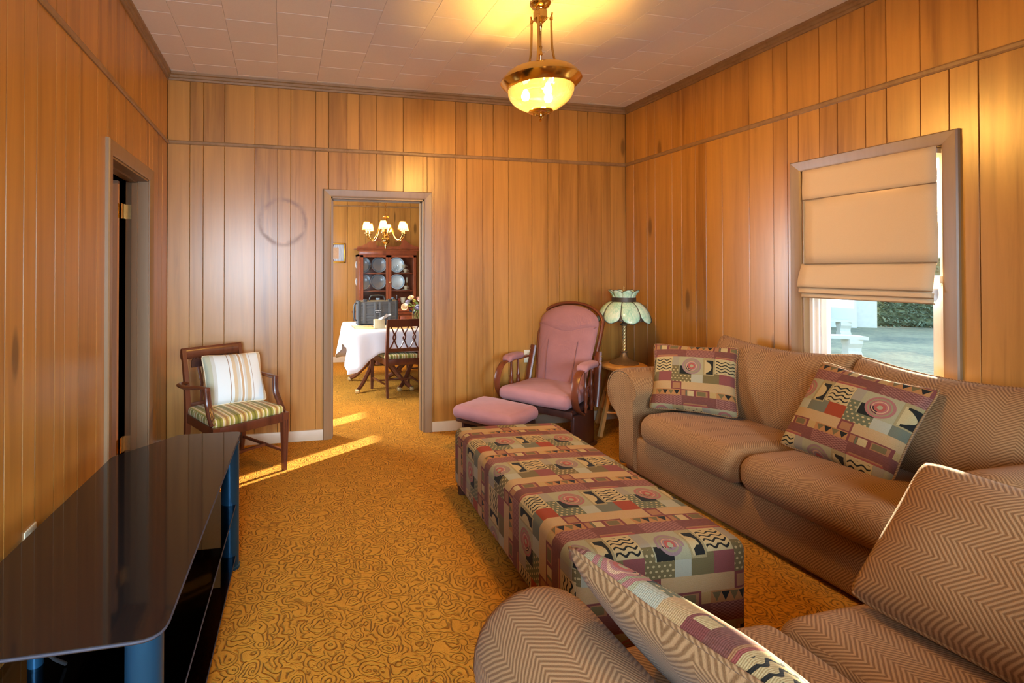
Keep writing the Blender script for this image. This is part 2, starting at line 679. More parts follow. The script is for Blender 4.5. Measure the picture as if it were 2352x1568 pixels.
RING = [(0.894, 1.818, 0.185, 0.026, 0.75)]
M = {}
WL, WD = (0.485, 0.225, 0.043), (0.245, 0.098, 0.016)
M['panel'] = wood('knotty_wood_paneling', WL, WD, 0.30, knots=True, kind='World', spec=0.66, rnd=0.44, gain=1.0)
M['panel_far'] = wood('knotty_wood_paneling_stained', WL, WD, 0.33, knots=True, kind='World', ring=RING, spec=0.66, rnd=0.44, gain=1.0)
M['groove'] = plain('dark_groove_wood', (0.09, 0.035, 0.012), 0.7)
M['trim'] = wood('stained_trim_wood', (0.30, 0.17, 0.072), (0.19, 0.098, 0.036), 0.35, kind='World', rnd=0.1, scale=(30, 30, 30))
M['casing'] = wood('grey_brown_casing_wood', (0.285, 0.17, 0.082), (0.185, 0.105, 0.048), 0.38, kind='World', rnd=0.1, scale=(40, 40, 2.2), gain=0.6)
M['base'] = plain('beige_baseboard_paint', (0.52, 0.41, 0.28), 0.45)
M['tile'] = plain('ceiling_tile_fibre', (0.80, 0.73, 0.63), 0.85, var=0.05, scale=120, bump=0.12, bscale=260, kind='World')
M['plaster'] = plain('plain_plaster', (0.55, 0.46, 0.38), 0.9)
M['dark'] = plain('dark_hall_paint', (0.03, 0.025, 0.02), 0.9)  # near-black wall colour stands in for the hall being unlit
M['carpet'] = carpet_mat()
M['herring'] = herringbone('herringbone_upholstery')
M['herring_x'] = herringbone('herringbone_upholstery_turned', swap=True)
M['tapestry'] = tapestry('tapestry_weave', 0.1425, 0.594, 0.365, 0.385)
M['tapestry_a'] = tapestry('tapestry_weave_a', 0.1725, 0.469)
M['tapestry_b'] = tapestry('tapestry_weave_b', -0.125, 0.1265)
M['tapestry_c'] = tapestry('tapestry_weave_c', -0.20, 0.065, turned=True)
M['mahogany'] = wood('dark_mahogany', (0.165, 0.048, 0.020), (0.062, 0.017, 0.009), 0.28, rnd=0.15, spec=0.6)
M['cherry'] = wood('cherry_cabinet_wood', (0.26, 0.066, 0.024), (0.115, 0.027, 0.012), 0.28, rnd=0.15, spec=0.6)
M['glider'] = wood('cherry_stained_wood', (0.19, 0.047, 0.017), (0.085, 0.02, 0.009), 0.3, rnd=0.1, spec=0.55)
M['espresso'] = wood('espresso_stained_wood', (0.060, 0.020, 0.013), (0.028, 0.010, 0.008), 0.33, rnd=0.1)
M['pine'] = wood('golden_pine', (0.78, 0.42, 0.13), (0.58, 0.27, 0.07), 0.4, rnd=0.1)
M['brass'] = plain('polished_brass', (0.83, 0.55, 0.16), 0.16, 1.0, var=0.06)
M['brass_dull'] = plain('aged_brass', (0.70, 0.52, 0.24), 0.35, 0.7, var=0.2, scale=60)
M['bronze'] = plain('dark_bronze', (0.27, 0.18, 0.10), 0.45, 0.55, var=0.3, scale=90, bump=0.5, bscale=150)
M['lead'] = plain('lead_came', (0.085, 0.07, 0.055), 0.5, 0.6, var=0.3, scale=120)
M['mauve'] = plain('mauve_suede', (0.36, 0.17, 0.17), 0.95, var=0.18, scale=9, bump=0.15, bscale=80, spec=0.15, Sheen_Weight=0.12)
M['mauve_dark'] = plain('mauve_seam', (0.24, 0.11, 0.11), 0.95)
M['white'] = plain('white_vinyl', (0.80, 0.81, 0.82), 0.4, var=0.03)
M['ivory'] = plain('ivory_plastic', (0.66, 0.58, 0.40), 0.4, var=0.03)
M['slot'] = plain('outlet_slot', (0.05, 0.04, 0.03), 0.5)
M['black_glass'] = plain('black_painted_glass', (0.012, 0.009, 0.008), 0.05, spec=0.65)
M['smoke'] = glass_mat('smoked_glass', (0.16, 0.14, 0.12), fres=1.6)
M['glass_edge'] = plain('polished_glass_edge', (0.045, 0.04, 0.05), 0.6, spec=0.25)
M['blue_metal'] = plain('blue_grey_metal', (0.016, 0.075, 0.15), 0.32, 0.7, var=0.1)
M['pane'] = glass_mat('window_glass', (0.97, 0.99, 1.0))
M['black'] = plain('black_plastic', (0.028, 0.029, 0.031), 0.5)
M['case'] = plain('dark_grey_resin', (0.085, 0.088, 0.092), 0.55, var=0.1, scale=60)
M['blind'] = plain('tan_linen_blind', (0.56, 0.40, 0.24), 0.9, var=0.05, scale=260, bump=0.15, bscale=400)
M['blind_fold'] = plain('blind_seam_shadow_cord', (0.22, 0.14, 0.075), 0.9)  # dark brown for blind hems, placemat borders and lampshade trim
M['liner'] = plain('white_blind_lining', (0.74, 0.76, 0.78), 0.9)
M['china'] = plain('blue_rimmed_china', (0.80, 0.77, 0.70), 0.2, var=0.03)
M['china_blue'] = plain('blue_grey_china_band', (0.42, 0.52, 0.60), 0.25, var=0.25, scale=60)
M['cream'] = plain('cream_china', (0.78, 0.64, 0.42), 0.3, var=0.04)
M['cloth'] = plain('white_tablecloth', (0.80, 0.80, 0.83), 0.9, var=0.03, bump=0.08, bscale=200)
M['tan_paper'] = plain('tan_card', (0.62, 0.49, 0.27), 0.7, var=0.05)
M['paper'] = plain('white_tissue', (0.85, 0.83, 0.80), 0.9)
M['gold'] = plain('gold_frame', (0.80, 0.52, 0.10), 0.3, 1.0, var=0.12)
M['clear'] = glass_mat('clear_glassware', (0.93, 0.95, 0.96), fres=1.5)
M['stone'] = plain('pale_cast_stone', (0.62, 0.62, 0.58), 0.85, var=0.12, scale=9)
M['siding'] = plain('white_siding', (0.70, 0.72, 0.76), 0.7, var=0.03)
M['leaf_dark'] = plain('hedge_leaves', (0.20, 0.26, 0.17), 0.8, var=0.4, scale=3)
M['light_bulb'] = glow_mat('lit_bulb', (1.0, 0.74, 0.36), 26.0)
M['green_leaf'] = plain('green_leaf', (0.22, 0.36, 0.07), 0.6, var=0.25)
M['petal_cream'] = plain('cream_petal', (0.85, 0.68, 0.46), 0.8)
M['petal_pink'] = plain('pale_pink_petal', (0.82, 0.60, 0.54), 0.8)
M['petal_lilac'] = plain('lilac_petal', (0.42, 0.36, 0.48), 0.8)
M['berry'] = plain('dark_berry', (0.02, 0.02, 0.045), 0.3)
M['red'] = plain('red_glass', (0.55, 0.10, 0.07), 0.3)

def lawn_mat():
    m = Mat('dry_winter_lawn', 0.95, spec=0.1)
    co = m.coord('World')
    a = m.noise(co, 0.55, 4, 0.6)
    b = m.noise(co, 7, 4, 0.7)
    f = ((a - 0.5) * 2.4 + (b - 0.5) * 1.6 + 0.5).sat()
    m.color(m.mix(f, (0.20, 0.22, 0.17), (0.46, 0.43, 0.27)))
    m.bump(b, 0.8, 0.08)
    return m.m
M['lawn'] = lawn_mat()

def stripes(name, rep, stops, rough=0.8, axis=0, off=0.0, sheen=0.1):
    m = Mat(name, rough, spec=0.2)
    m.p.inputs['Sheen Weight'].default_value = sheen
    q = m.uv()[axis]
    n = m.noise(m.coord('UV', (1, 1, 1)), 160, 2)
    f = ((q + off) / rep).fr()
    r = m.node('ValToRGB')
    e = r.color_ramp.elements
    r.color_ramp.interpolation = 'CONSTANT'
    while len(e) > 1:
        e.remove(e[-1])
    for i, (p, c) in enumerate(stops):
        k = e[0] if i == 0 else e.new(p)
        k.position = p
        k.color = (*c, 1)
    m.link(f, r.inputs[0])
    m.color(m.mix((n - 0.3).sat() * 0.5, r.outputs[0], (0.5, 0.45, 0.3), 'SOFT_LIGHT'))
    m.bump(n, 0.12, 0.002)
    return m.m

_g, _o, _y, _w, _b = (0.30, 0.28, 0.055), (0.18, 0.17, 0.03), (0.62, 0.50, 0.16), (0.74, 0.67, 0.45), (0.36, 0.20, 0.06)
M['seat_stripe'] = stripes('green_gold_stripe_satin', 0.115, [(0, _w), (0.07, _g), (0.2, _o), (0.3, _g), (0.40, _w), (0.47, _y), (0.55, _b), (0.68, _y), (0.76, _w), (0.83, _g), (0.93, _y)], 0.55)
_c, _t, _s, _l = (0.74, 0.79, 0.78), (0.62, 0.50, 0.33), (0.34, 0.24, 0.17), (0.60, 0.60, 0.54)
M['pillow_stripe'] = stripes('pale_striped_cotton', 0.46, [(0.0, _l), (0.04, (0.50, 0.50, 0.36)), (0.13, _l), (0.18, _c), (0.375, _s), (0.385, _c), (0.43, _t), (0.485, _l), (0.53, _c), (0.55, (0.55, 0.38, 0.22)), (0.585, _c), (0.605, _l), (0.64, _t), (0.70, _c), (0.735, _s), (0.745, _c), (0.90, _t), (0.95, _l)], 0.7, 0, 0.23)

# ------------------------------------------------------------------ the setting
YB = -1.40                                  # wall behind the camera
DY = 7.95                                   # far wall of the dining room
RAIL0, RAIL1 = 2.42, 2.452

b = B(); b.box(-1.6, W + 0.12, YB - 0.12, DY + 0.12, -0.12, 0.0)
floor = struct(b, 'floor', M['carpet'], smooth=0)

def plank(P, s0, s1, z0, z1, mat, parent, t=0.012, g=0.0009, ch=0.0022):
    s0, s1 = s0 + g, s1 - g
    o = [(s0, z0), (s1, z0), (s1, z1), (s0, z1)]
    i = [(s0 + ch, z0), (s1 - ch, z0), (s1 - ch, z1), (s0 + ch, z1)]
    V = [P(a, t, z) for a, z in o] + [P(a, 0.0035, z) for a, z in o] + [P(a, 0.0, z) for a, z in i]
    F = [(8, 9, 10, 11)]
    for k in range(4):
        j = (k + 1) % 4
        F += [(k, j, 4 + j, 4 + k), (4 + k, 4 + j, 8 + j, 8 + k)]
    b = B(); b.add(V, F)
    return b.build('plank', mat, parent, smooth=0)

def planks(P, cuts, z0, z1, mat, parent, holes=()):
    """planks between the grooves; holes = (s0, s1, z0, z1) left open"""
    for a, c in zip(cuts[:-1], cuts[1:]):
        segs = [(a, c, z0, z1)]
        for h in holes:
            new = []
            for (x0, x1, y0, y1) in segs:
                if h[1] <= x0 or h[0] >= x1 or h[3] <= y0 or h[2] >= y1:
                    new.append((x0, x1, y0, y1)); continue
                lo, hi = max(x0, h[0]), min(x1, h[1])
                if lo > x0 + 0.01: new.append((x0, lo, y0, y1))
                if hi < x1 - 0.01: new.append((hi, x1, y0, y1))
                if h[2] > y0 + 0.01: new.append((lo, hi, y0, h[2]))
                if h[3] < y1 - 0.01: new.append((lo, hi, h[3], y1))
            segs = new
        for q in segs:
            plank(P, *q, mat, parent)

far_P = lambda s, d, z: (s, D + d, z)
left_P = lambda s, d, z: (-d, s, z)
right_P = lambda s, d, z: (W + d, s, z)
dine_P = lambda s, d, z: (s, DY + d, z)
back_P = lambda s, d, z: (s, YB - d, z)

DOOR = (1.285, 2.115, 0.0, 2.045)           # doorway to the dining room
LDOOR = (2.975, 3.772, 0.0, 2.035)          # door in the left wall
WIN = (1.905, 2.632, 0.72, 2.052)           # window in the right wall

def wall(name, P, s0, s1, holes, t=0.012, th=0.11, z1=H):
    """backing slab with openings, front face at depth t"""
    b = B()
    segs = [(s0, s1, 0.0, z1)]
    for h in holes:
        new = []
        for (x0, x1, y0, y1) in segs:
            if h[1] <= x0 or h[0] >= x1:
                new.append((x0, x1, y0, y1)); continue
            if h[0] > x0: new.append((x0, h[0], y0, y1))
            if h[1] < x1: new.append((h[1], x1, y0, y1))
            if h[2] > y0: new.append((max(x0, h[0]), min(x1, h[1]), y0, h[2]))
            if h[3] < y1: new.append((max(x0, h[0]), min(x1, h[1]), h[3], y1))
        segs = new
    for (x0, x1, y0, y1) in segs:
        p, q = P(x0, t, y0), P(x1, t + th, y1)
        b.box(min(p[0], q[0]), max(p[0], q[0]), min(p[1], q[1]), max(p[1], q[1]), y0, y1)
    return struct(b, name, M['groove'], smooth=0)

far_cuts = [0.0, 0.167, 0.269, 0.431, 0.667, 0.851, 0.956, 1.162, 1.271, 1.427, 1.528, 1.683, 1.918, 2.097, 2.198, 2.401, 2.505, 2.658, 2.761, 2.908, 3.141, 3.304, 3.419, 3.617, 3.721, 3.867, 3.964, W]
wf = wall('wall_far', far_P, -0.12, W + 0.12, [DOOR])
planks(far_P, far_cuts, 0.0, RAIL0 + 0.004, M['panel_far'], wf, [(DOOR[0] - 0.02, DOOR[1] + 0.02, 0, DOOR[3] + 0.02)])
planks(far_P, far_cuts, RAIL1 - 0.004, H, M['panel_far'], wf)

right_cuts = [-1.4, -1.19, -1.03, -0.86, -0.62, -0.45, -0.25, -0.09, 0.13, 0.30, 0.45, 0.64, 0.80, 0.99, 1.12, 1.32, 1.47, 1.774, 2.003, 2.157, 2.261, 2.413, 2.518, 2.725, 2.826, 3.009, 3.239, 3.39, 3.495, 3.642, 3.75, 3.954, 4.061, 4.239, D]
wr = wall('wall_right', right_P, YB, D + 0.11, [WIN])
wh = [(WIN[0] - 0.02, WIN[1] + 0.02, WIN[2] - 0.02, WIN[3] + 0.02)]
planks(right_P, right_cuts, 0.0, RAIL0 + 0.004, M['panel'], wr, wh)
planks(right_P, right_cuts, RAIL1 - 0.004, H, M['panel'], wr)

left_cuts = [-1.4, -1.2, -1.0, -0.84, -0.62, -0.44, -0.26, -0.07, 0.12, 0.28, 0.47, 0.62, 0.81, 0.98, 1.14, 1.37, 1.53, 1.70, 1.934, 2.055, 2.15, 2.311, 2.409, 2.557, 2.786, 2.93, 3.08, 3.24, 3.40, 3.58, 3.72, 3.885, 4.03, 4.177, D]
wl = wall('wall_left', left_P, YB, D + 0.11, [LDOOR])
planks(left_P, left_cuts, 0.0, RAIL0 + 0.004, M['panel'], wl, [(LDOOR[0] - 0.02, LDOOR[1] + 0.02, 0, LDOOR[3] + 0.02)])
planks(left_P, left_cuts, RAIL1 - 0.004, H, M['panel'], wl)

BWIN = [(-0.02 + 0.02, 0.86, 0.90, 2.10), (2.30, 3.20, 0.90, 2.10)]
wb = wall('wall_back', back_P, -0.12, W + 0.12, BWIN)
back_cuts = [i * W / 22 + (0.03 if i % 3 == 1 else -0.02 if i % 3 == 2 else 0) for i in range(23)]
planks(back_P, back_cuts, 0.0, H, M['panel'], wb, [(a - 0.0, c + 0.0, d, e) for a, c, d, e in BWIN])

# dining room shell
dw = wall('wall_dining_far', dine_P, -0.12, W + 0.12, [])
dcuts = [-0.0, 0.2, 0.42, 0.62, 0.85, 1.03, 1.24, 1.45, 1.649, 1.877, 2.058, 2.161, 2.368, 2.619, 2.882, 3.05, 3.25, 3.41, 3.62, 3.80, 3.95, W]
planks(dine_P, dcuts, 0.0, 2.412, M['panel'], dw)
planks(dine_P, dcuts, 2.43, H, M['panel'], dw)
DWIN = [(5.66, 6.06, 0.475, 0.86), (6.50, 6.79, 0.475, 0.86)]
wall('wall_dining_right', right_P, D + 0.11, DY + 0.12, DWIN)
wall('wall_dining_left', lambda s, d, z: (-d, s, z), D + 0.11, DY + 0.12, [(5.30, 6.40, 0.90, 2.0)])
q = B(); q.box(-0.09, -0.07, 5.30, 5.34, 0.9, 2.0)
w6 = struct(q, 'window_6', M['white'], smooth=0)
q = B()
for bx_ in ((-0.09, -0.07, 6.36, 6.40, 0.9, 2.0), (-0.09, -0.07, 5.30, 6.40, 0.9, 0.94), (-0.09, -0.07, 5.30, 6.40, 1.96, 2.0)): q.box(*bx_)
q.build('frame', M['white'], w6, smooth=0)
q = B(); q.box(-0.085, -0.081, 5.34, 6.36, 0.94, 1.96); q.build('pane', M['pane'], w6, smooth=0)
b = B(); b.box(-0.12, W + 0.12, D + 0.122, DY + 0.12, H, H + 0.12); struct(b, 'ceiling_dining', M['plaster'], smooth=0)
# dim hall behind the left door
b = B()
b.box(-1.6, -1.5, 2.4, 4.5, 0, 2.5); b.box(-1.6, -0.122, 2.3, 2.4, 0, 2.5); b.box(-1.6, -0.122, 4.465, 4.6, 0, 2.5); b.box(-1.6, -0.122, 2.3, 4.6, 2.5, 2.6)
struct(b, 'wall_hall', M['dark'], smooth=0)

# ceiling of one-foot tiles, courses staggered by half a tile
b = B(); b.box(-0.12, W + 0.12, YB - 0.12, D + 0.122, H + 0.010, H + 0.13)
ceil = struct(b, 'ceiling', M['tile'], smooth=0)
TX, TY, TP = 0.8527, 4.1331, 0.3145
def ceil_tile(x0, x1, y0, y1):
    x0, x1, y0, y1 = max(x0, 0), min(x1, W), max(y0, 0.6), min(y1, D)
    if x1 - x0 < 0.02 or y1 - y0 < 0.02:
        return
    ey, ex = 0.0045, 0.002
    V = [(x0, y0, H + 0.012), (x1, y0, H + 0.012), (x1, y1, H + 0.012), (x0, y1, H + 0.012),
         (x0 + .0004, y0 + .0006, H + 0.0022), (x1 - .0004, y0 + .0006, H + 0.0022), (x1 - .0004, y1 - .0006, H + 0.0022), (x0 + .0004, y1 - .0006, H + 0.0022),
         (x0 + ex, y0 + ey, H), (x1 - ex, y0 + ey, H), (x1 - ex, y1 - ey, H), (x0 + ex, y1 - ey, H)]
    F = [(8, 9, 10, 11)]
    for k in range(4):
        j = (k + 1) % 4
        F += [(k, j, 4 + j, 4 + k), (4 + k, 4 + j, 8 + j, 8 + k)]
    q = B(); q.add(V, F)
    q.build('tile', M['tile'], ceil, smooth=0)
for c in range(-4, 12):
    x0 = TX + c * TP
    for k in range(-1, 13):
        y1 = TY + (0 if c % 2 == 0 else 0.5) * TP - (k - 1) * TP
        ceil_tile(x0, x0 + TP, y1 - TP, y1)

# crown moulding, rail and baseboard
def run(name, P, s0, s1, prof, mat):
    """profile (depth into room, z) swept along a wall"""
    q = B()
    q.prism([(d, z) for d, z in prof], s0, s1, lambda d, z, s: P(s, -d, z))
    return struct(q, name, mat, smooth=30)
crown = [(0, H - 0.062), (0.010, H - 0.060), (0.012, H - 0.045), (0.020, H - 0.040), (0.022, H - 0.022), (0.032, H - 0.016), (0.034, H), (0, H)]
rail = [(0, RAIL0), (0.008, RAIL0), (0.013, RAIL0 + 0.008), (0.013, RAIL1 - 0.008), (0.008, RAIL1), (0, RAIL1)]
base = [(0, 0), (0.016, 0), (0.016, 0.072), (0.010, 0.085), (0, 0.085)]
n = 0
for P, s0, s1 in ((far_P, 0, W), (left_P, YB, D), (right_P, YB, D)):
    n += 1; run('trim_%d' % n, P, s0, s1, crown, M['trim'])
    n += 1; run('trim_%d' % n, P, s0, s1, rail, M['trim'])
run('trim_7', dine_P, 0, W, [(0, 2.41), (0.012, 2.412), (0.012, 2.43), (0, 2.432)], M['trim'])
run('baseboard_far', far_P, 0, DOOR[0] - 0.062, base, M['base'])
run('baseboard_far_right', far_P, DOOR[1] + 0.062, W, base, M['base'])
run('baseboard_left', left_P, YB, LDOOR[0] - 0.08, base, M['base'])
run('baseboard_left_corner', left_P, LDOOR[1] + 0.08, D, base, M['base'])
run('baseboard_right', right_P, YB, D, base, M['base'])
run('baseboard_dining', dine_P, 0, W, base, M['base'])

# door_2 : cased opening to the dining room
dd = B()
x0, x1, zt = DOOR[0], DOOR[1], DOOR[3]
dd.box(x0 - 0.001, x0 + 0.018, D - 0.004, D + 0.118, 0, zt)
door2 = struct(dd, 'door_2', M['casing'], smooth=0)
def part(name, mat, parent, *boxes, **k):
    q = B()
    for bx in boxes:
        q.box(*bx)
    return q.build(name, mat, parent, smooth=k.get('smooth', 0))
part('jamb', M['casing'], door2, (x1 - 0.018, x1 + 0.001, D - 0.004, D + 0.118, 0, zt))
part('head_jamb', M['casing'], door2, (x0, x1, D - 0.004, D + 0.118, zt - 0.018, zt + 0.001))
part('stop', M['casing'], door2, (x1 - 0.030, x1 - 0.018, D + 0.05, D + 0.085, 0, zt - 0.018))
part('stop', M['casing'], door2, (x0 + 0.018, x0 + 0.030, D + 0.05, D + 0.085, 0, zt - 0.018))
part('stop', M['casing'], door2, (x0 + 0.018, x1 - 0.018, D + 0.05, D + 0.085, zt - 0.030, zt - 0.018))
def casing(P, parent, s0, s1, z0, zt, w=0.066, legs=True, sill=False):
    prof = [(0.0, 0.0), (0.012, 0.0), (0.017, 0.012), (0.020, 0.045), (0.022, w - 0.006), (0.016, w), (0.0, w)]
    def bar(p0, p1, out):
        """mitred bar from p0 to p1 (wall coords), 'out' = direction away from the opening, each end mitred"""
        V, F = [], []
        m = len(prof)
        for e, (pt, mit) in enumerate(((p0, p0[2]), (p1, p1[2]))):
            for d, o in prof:
                a = pt[0] + out[0] * o + mit[0] * o
                z = pt[1] + out[1] * o + mit[1] * o
                V.append(P(a, -d, z))
        for k in range(m):
            j = (k + 1) % m
            F.append((k, j, m + j, m + k))
        F += [tuple(range(m)), tuple(range(m, 2 * m))]
        q = B(); q.add(V, F)
        q.build('casing', M['casing'], parent, smooth=30)
    bar((s0, z0, (0, -1 if sill else 0)), (s0, zt, (0, 1)), (-1, 0))
    bar((s1, z0, (0, -1 if sill else 0)), (s1, zt, (0, 1)), (1, 0))
    bar((s0, zt, (-1, 0)), (s1, zt, (1, 0)), (0, 1))
    if sill:
        bar((s0, z0, (-1, 0)), (s1, z0, (1, 0)), (0, -1))
casing(far_P, door2, x0 + 0.006, x1 - 0.006, 0, zt - 0.006)

# door_1 : left doorway with the door swung open into the hall
y0, y1, zt = LDOOR[0], LDOOR[1], LDOOR[3]
q = B(); q.box(-0.135, 0.004, y1 - 0.018, y1 + 0.002, 0, zt)
door1 = struct(q, 'door_1', M['casing'], smooth=0)
part('jamb', M['casing'], door1, (-0.135, 0.004, y0 - 0.002, y0 + 0.018, 0, zt))
part('head_jamb', M['casing'], door1, (-0.135, 0.004, y0, y1, zt - 0.018, zt + 0.002))
part('stop', M['casing'], door1, (-0.098, -0.062, y1 - 0.030, y1 - 0.018, 0, zt - 0.018))
part('stop', M['casing'], door1, (-0.098, -0.062, y0 + 0.018, y0 + 0.030, 0, zt - 0.018))
part('stop', M['casing'], door1, (-0.098, -0.062, y0 + 0.018, y1 - 0.018, zt - 0.030, zt - 0.018))
casing(left_P, door1, y0 + 0.006, y1 - 0.006, 0, zt - 0.006, 0.078)
M['door_edge'] = wood('raw_door_edge', (0.74, 0.44, 0.28), (0.55, 0.30, 0.18), 0.6, rnd=0.1)
leaf = part('door_leaf', M['door_edge'], door1, (-0.93, -0.160, 3.662, 3.700, 0.012, 2.005))
for z in (1.811, 0.265):
    q = B()
    q.box(-0.1602, -0.1565, 3.664, 3.698, z - 0.048, z + 0.048)
    hg = q.build('hinge', M['brass'], door1, smooth=0)
    q = B(); q.tube([(-0.148, 3.709, z - 0.05), (-0.148, 3.709, z + 0.05)], 0.006, 10)
    q.build('pin', M['brass'], hg)
    q = B(); q.box(-0.1345, -0.100, y1 - 0.0215, y1 - 0.018, z - 0.048, z + 0.048)
    q.box(-0.148, -0.1340, y1 - 0.058, y1 - 0.0195, z - 0.048, z + 0.048)
    q.build('hinge_plate', M['brass_dull'], hg, smooth=0)

# window_1 : right wall
s0, s1, z0, zt = WIN
q = B(); q.box(W - 0.004, W + 0.125, s0 - 0.004, s0 + 0.001, z0, zt)
win1 = struct(q, 'window_1', M['casing'], smooth=0)
part('jamb', M['casing'], win1, (W - 0.004, W + 0.05, s1 - 0.014, s1 + 0.002, z0, zt))
part('head_jamb', M['casing'], win1, (W - 0.004, W + 0.125, s0, s1, zt - 0.014, zt + 0.002))
part('sill', M['casing'], win1, (W - 0.03, W + 0.125, s0 - 0.02, s1 + 0.02, z0 - 0.02, z0))
casing(right_P, win1, s0 + 0.004, s1 - 0.004, z0, zt - 0.004, 0.066)
xa, xb = W + 0.052, W + 0.115
part('vinyl_frame', M['white'], win1, (xa, xb, s1 - 0.062, s1 - 0.012, z0, zt - 0.012))
part('vinyl_frame', M['white'], win1, (xa, xb, s0 + 0.001, s0 + 0.052, z0, zt - 0.012))
part('vinyl_frame', M['white'], win1, (xa, xb, s0 + 0.052, s1 - 0.062, z0, z0 + 0.04))
part('vinyl_frame', M['white'], win1, (xa, xb, s0 + 0.052, s1 - 0.062, zt - 0.052, zt - 0.012))
for (a, c, d, e) in ((s1 - 0.100, s1 - 0.064, z0 + 0.04, 1.39), (s0 + 0.054, s0 + 0.090, z0 + 0.04, 1.39), (s0 + 0.09, s1 - 0.10, z0 + 0.04, z0 + 0.08), (s0 + 0.09, s1 - 0.10, 1.35, 1.39)):
    part('sash', M['white'], win1, (xa + 0.012, xa + 0.045, a, c, d, e))
part('track', M['white'], win1, (xa - 0.012, xa, s1 - 0.034, s1 - 0.014, z0, zt - 0.014))
part('pane', M['pane'], win1, (xa + 0.026, xa + 0.031, s0 + 0.088, s1 - 0.098, z0 + 0.078, 1.352))
part('pane', M['pane'], win1, (xa + 0.046, xa + 0.051, s0 + 0.05, s1 - 0.06, 1.39, zt - 0.05))
# windows behind the camera and in the dining room
for i, (a, c, d, e) in enumerate(BWIN):
    q = B(); q.box(a, a + 0.04, YB - 0.09, YB - 0.03, d, e)
    w = struct(q, 'window_%d' % (i + 2), M['white'], smooth=0)
    part('frame', M['white'], w, (c - 0.04, c, YB - 0.09, YB - 0.03, d, e), (a, c, YB - 0.09, YB - 0.03, d, d + 0.04), (a, c, YB - 0.09, YB - 0.03, e - 0.04, e))
    part('pane', M['pane'], w, (a + 0.04, c - 0.04, YB - 0.065, YB - 0.06, d + 0.04, e - 0.04))
for i, (a, c, d, e) in enumerate(DWIN):
    q = B(); q.box(W + 0.05, W + 0.09, a, a + 0.03, d, e)
    w = struct(q, 'window_%d' % (i + 4), M['white'], smooth=0)
    part('frame', M['white'], w, (W + 0.05, W + 0.09, c - 0.03, c, d, e), (W + 0.05, W + 0.09, a, c, d, d + 0.03), (W + 0.05, W + 0.09, a, c, e - 0.03, e))
    part('pane', M['pane'], w, (W + 0.067, W + 0.072, a + 0.03, c - 0.03, d + 0.03, e - 0.03))

# outside: lawn, hedge, white house, stone benches
GZ = -0.55
q = B(); q.box(W + 0.5, 60, -20, 60, GZ - 0.2, GZ); struct(q, 'ground_lawn', M['lawn'], smooth=0)

# ------------------------------------------------------------------ soft goods helpers
def wob(x, y, z, f=7.0):
    return sin(x * f + 1.3) * cos(y * f * 1.1 + 0.4) + 0.6 * sin(z * f * 1.7 + x * f * 0.8 + 2.0)

def pillow_pts(w, h, t, side, n=22, pull=0.05, power=0.42, sag=0.0, seed=0.0, ears=0.0):
    """one face of a knife-edge pillow lying in the xz plane, side -1 is the front (-y)"""
    P, U = [], []
    for i in range(n + 1):
        rp, ru = [], []
        for j in range(n + 1):
            u = -cos(pi * j / n) * 0.5 + 0.5; v = -cos(pi * i / n) * 0.5 + 0.5
            u = 0.55 * u + 0.45 * (j / n); v = 0.55 * v + 0.45 * (i / n)
            u, v = 2 * u - 1, 2 * v - 1
            ck = 1 - 0.05 * (u * u * v * v) ** 4
            x = ck * u * w / 2 * (1 - pull * (1 - v * v) * abs(u))
            z = ck * v * h / 2 * (1 - pull * (1 - u * u) * abs(v))
            z -= sag * (1 - u * u) * max(0, v) * h
            e = max(0.0, (1 - u * u) * (1 - v * v)) ** power
            y = side * t * e * (1 + 0.06 * wob(x + seed, z, seed, 16) * e)
            y += 0.012 * sin(3 * x / w + seed) * (v * v)
            rp.append((x, y, z)); ru.append((x, z))
        P.append(rp); U.append(ru)
    return P, U

def outline(w, h, pull, sag, n=16):
    pts = []
    def q(u, v):
        ck = 1 - 0.05 * (u * u * v * v) ** 4
        x = ck * u * w / 2 * (1 - pull * (1 - v * v) * abs(u)); z = ck * v * h / 2 * (1 - pull * (1 - u * u) * abs(v))
        z -= sag * (1 - u * u) * max(0, v) * h
        return x, z, u, v
    for i in range(n): pts.append(q(-1 + 2 * i / n, -1))
    for i in range(n): pts.append(q(1, -1 + 2 * i / n))
    for i in range(n): pts.append(q(1 - 2 * i / n, 1))
    for i in range(n): pts.append(q(-1, 1 - 2 * i / n))
    return pts

def make_pillow(parent, w, h, t, front, back, pipe, pull=0.05, sag=0.0, seed=0.0, power=0.42, tb=None, T4=None, names=('front_panel', 'back_panel', 'piping'), pr=0.005):
    for side, nm, mt in ((-1, names[0], front), (1, names[1], back)):
        P, U = pillow_pts(w, h, (tb or t) if side > 0 else t, side, pull=pull, sag=sag, seed=seed, power=power)
        q = B(); q.T = T4; q.grid(P, U); q.build(nm, mt, parent, smooth=80, fix=False)
    q = B(); q.T = T4
    q.tube([(x, 0.012 * sin(3 * x / w + seed) * (v * v), z) for x, z, u, v in outline(w, h, pull, sag)], pr, 6, closed=True)
    return q.build(names[2], pipe, parent, smooth=80)

def puff(b, out, tf, tb, rings=7, power=0.5, uvs=1.0):
    """closed cushion over a 2-D outline (x, z): bulges to -y by tf and to +y by tb"""
    n = len(out)
    cx = sum(p[0] for p in out) / n; cz = sum(p[1] for p in out) / n
    for sg, t in ((-1, tf), (1, tb)):
        P, U = [], []
        for i in range(rings + 1):
            s = 1 - (1 - i / rings) ** 2 if i else 0.0
            s = max(s, 0.001)
            y = sg * t * max(0.0, 1 - s ** 3) ** power
            P.append([(cx + (x - cx) * s, y, cz + (z - cz) * s) for x, z in out])
            U.append([(cx + (x - cx) * s, cz + (z - cz) * s) for x, z in out])
        b.grid(P, U, wrap=True)
    return b

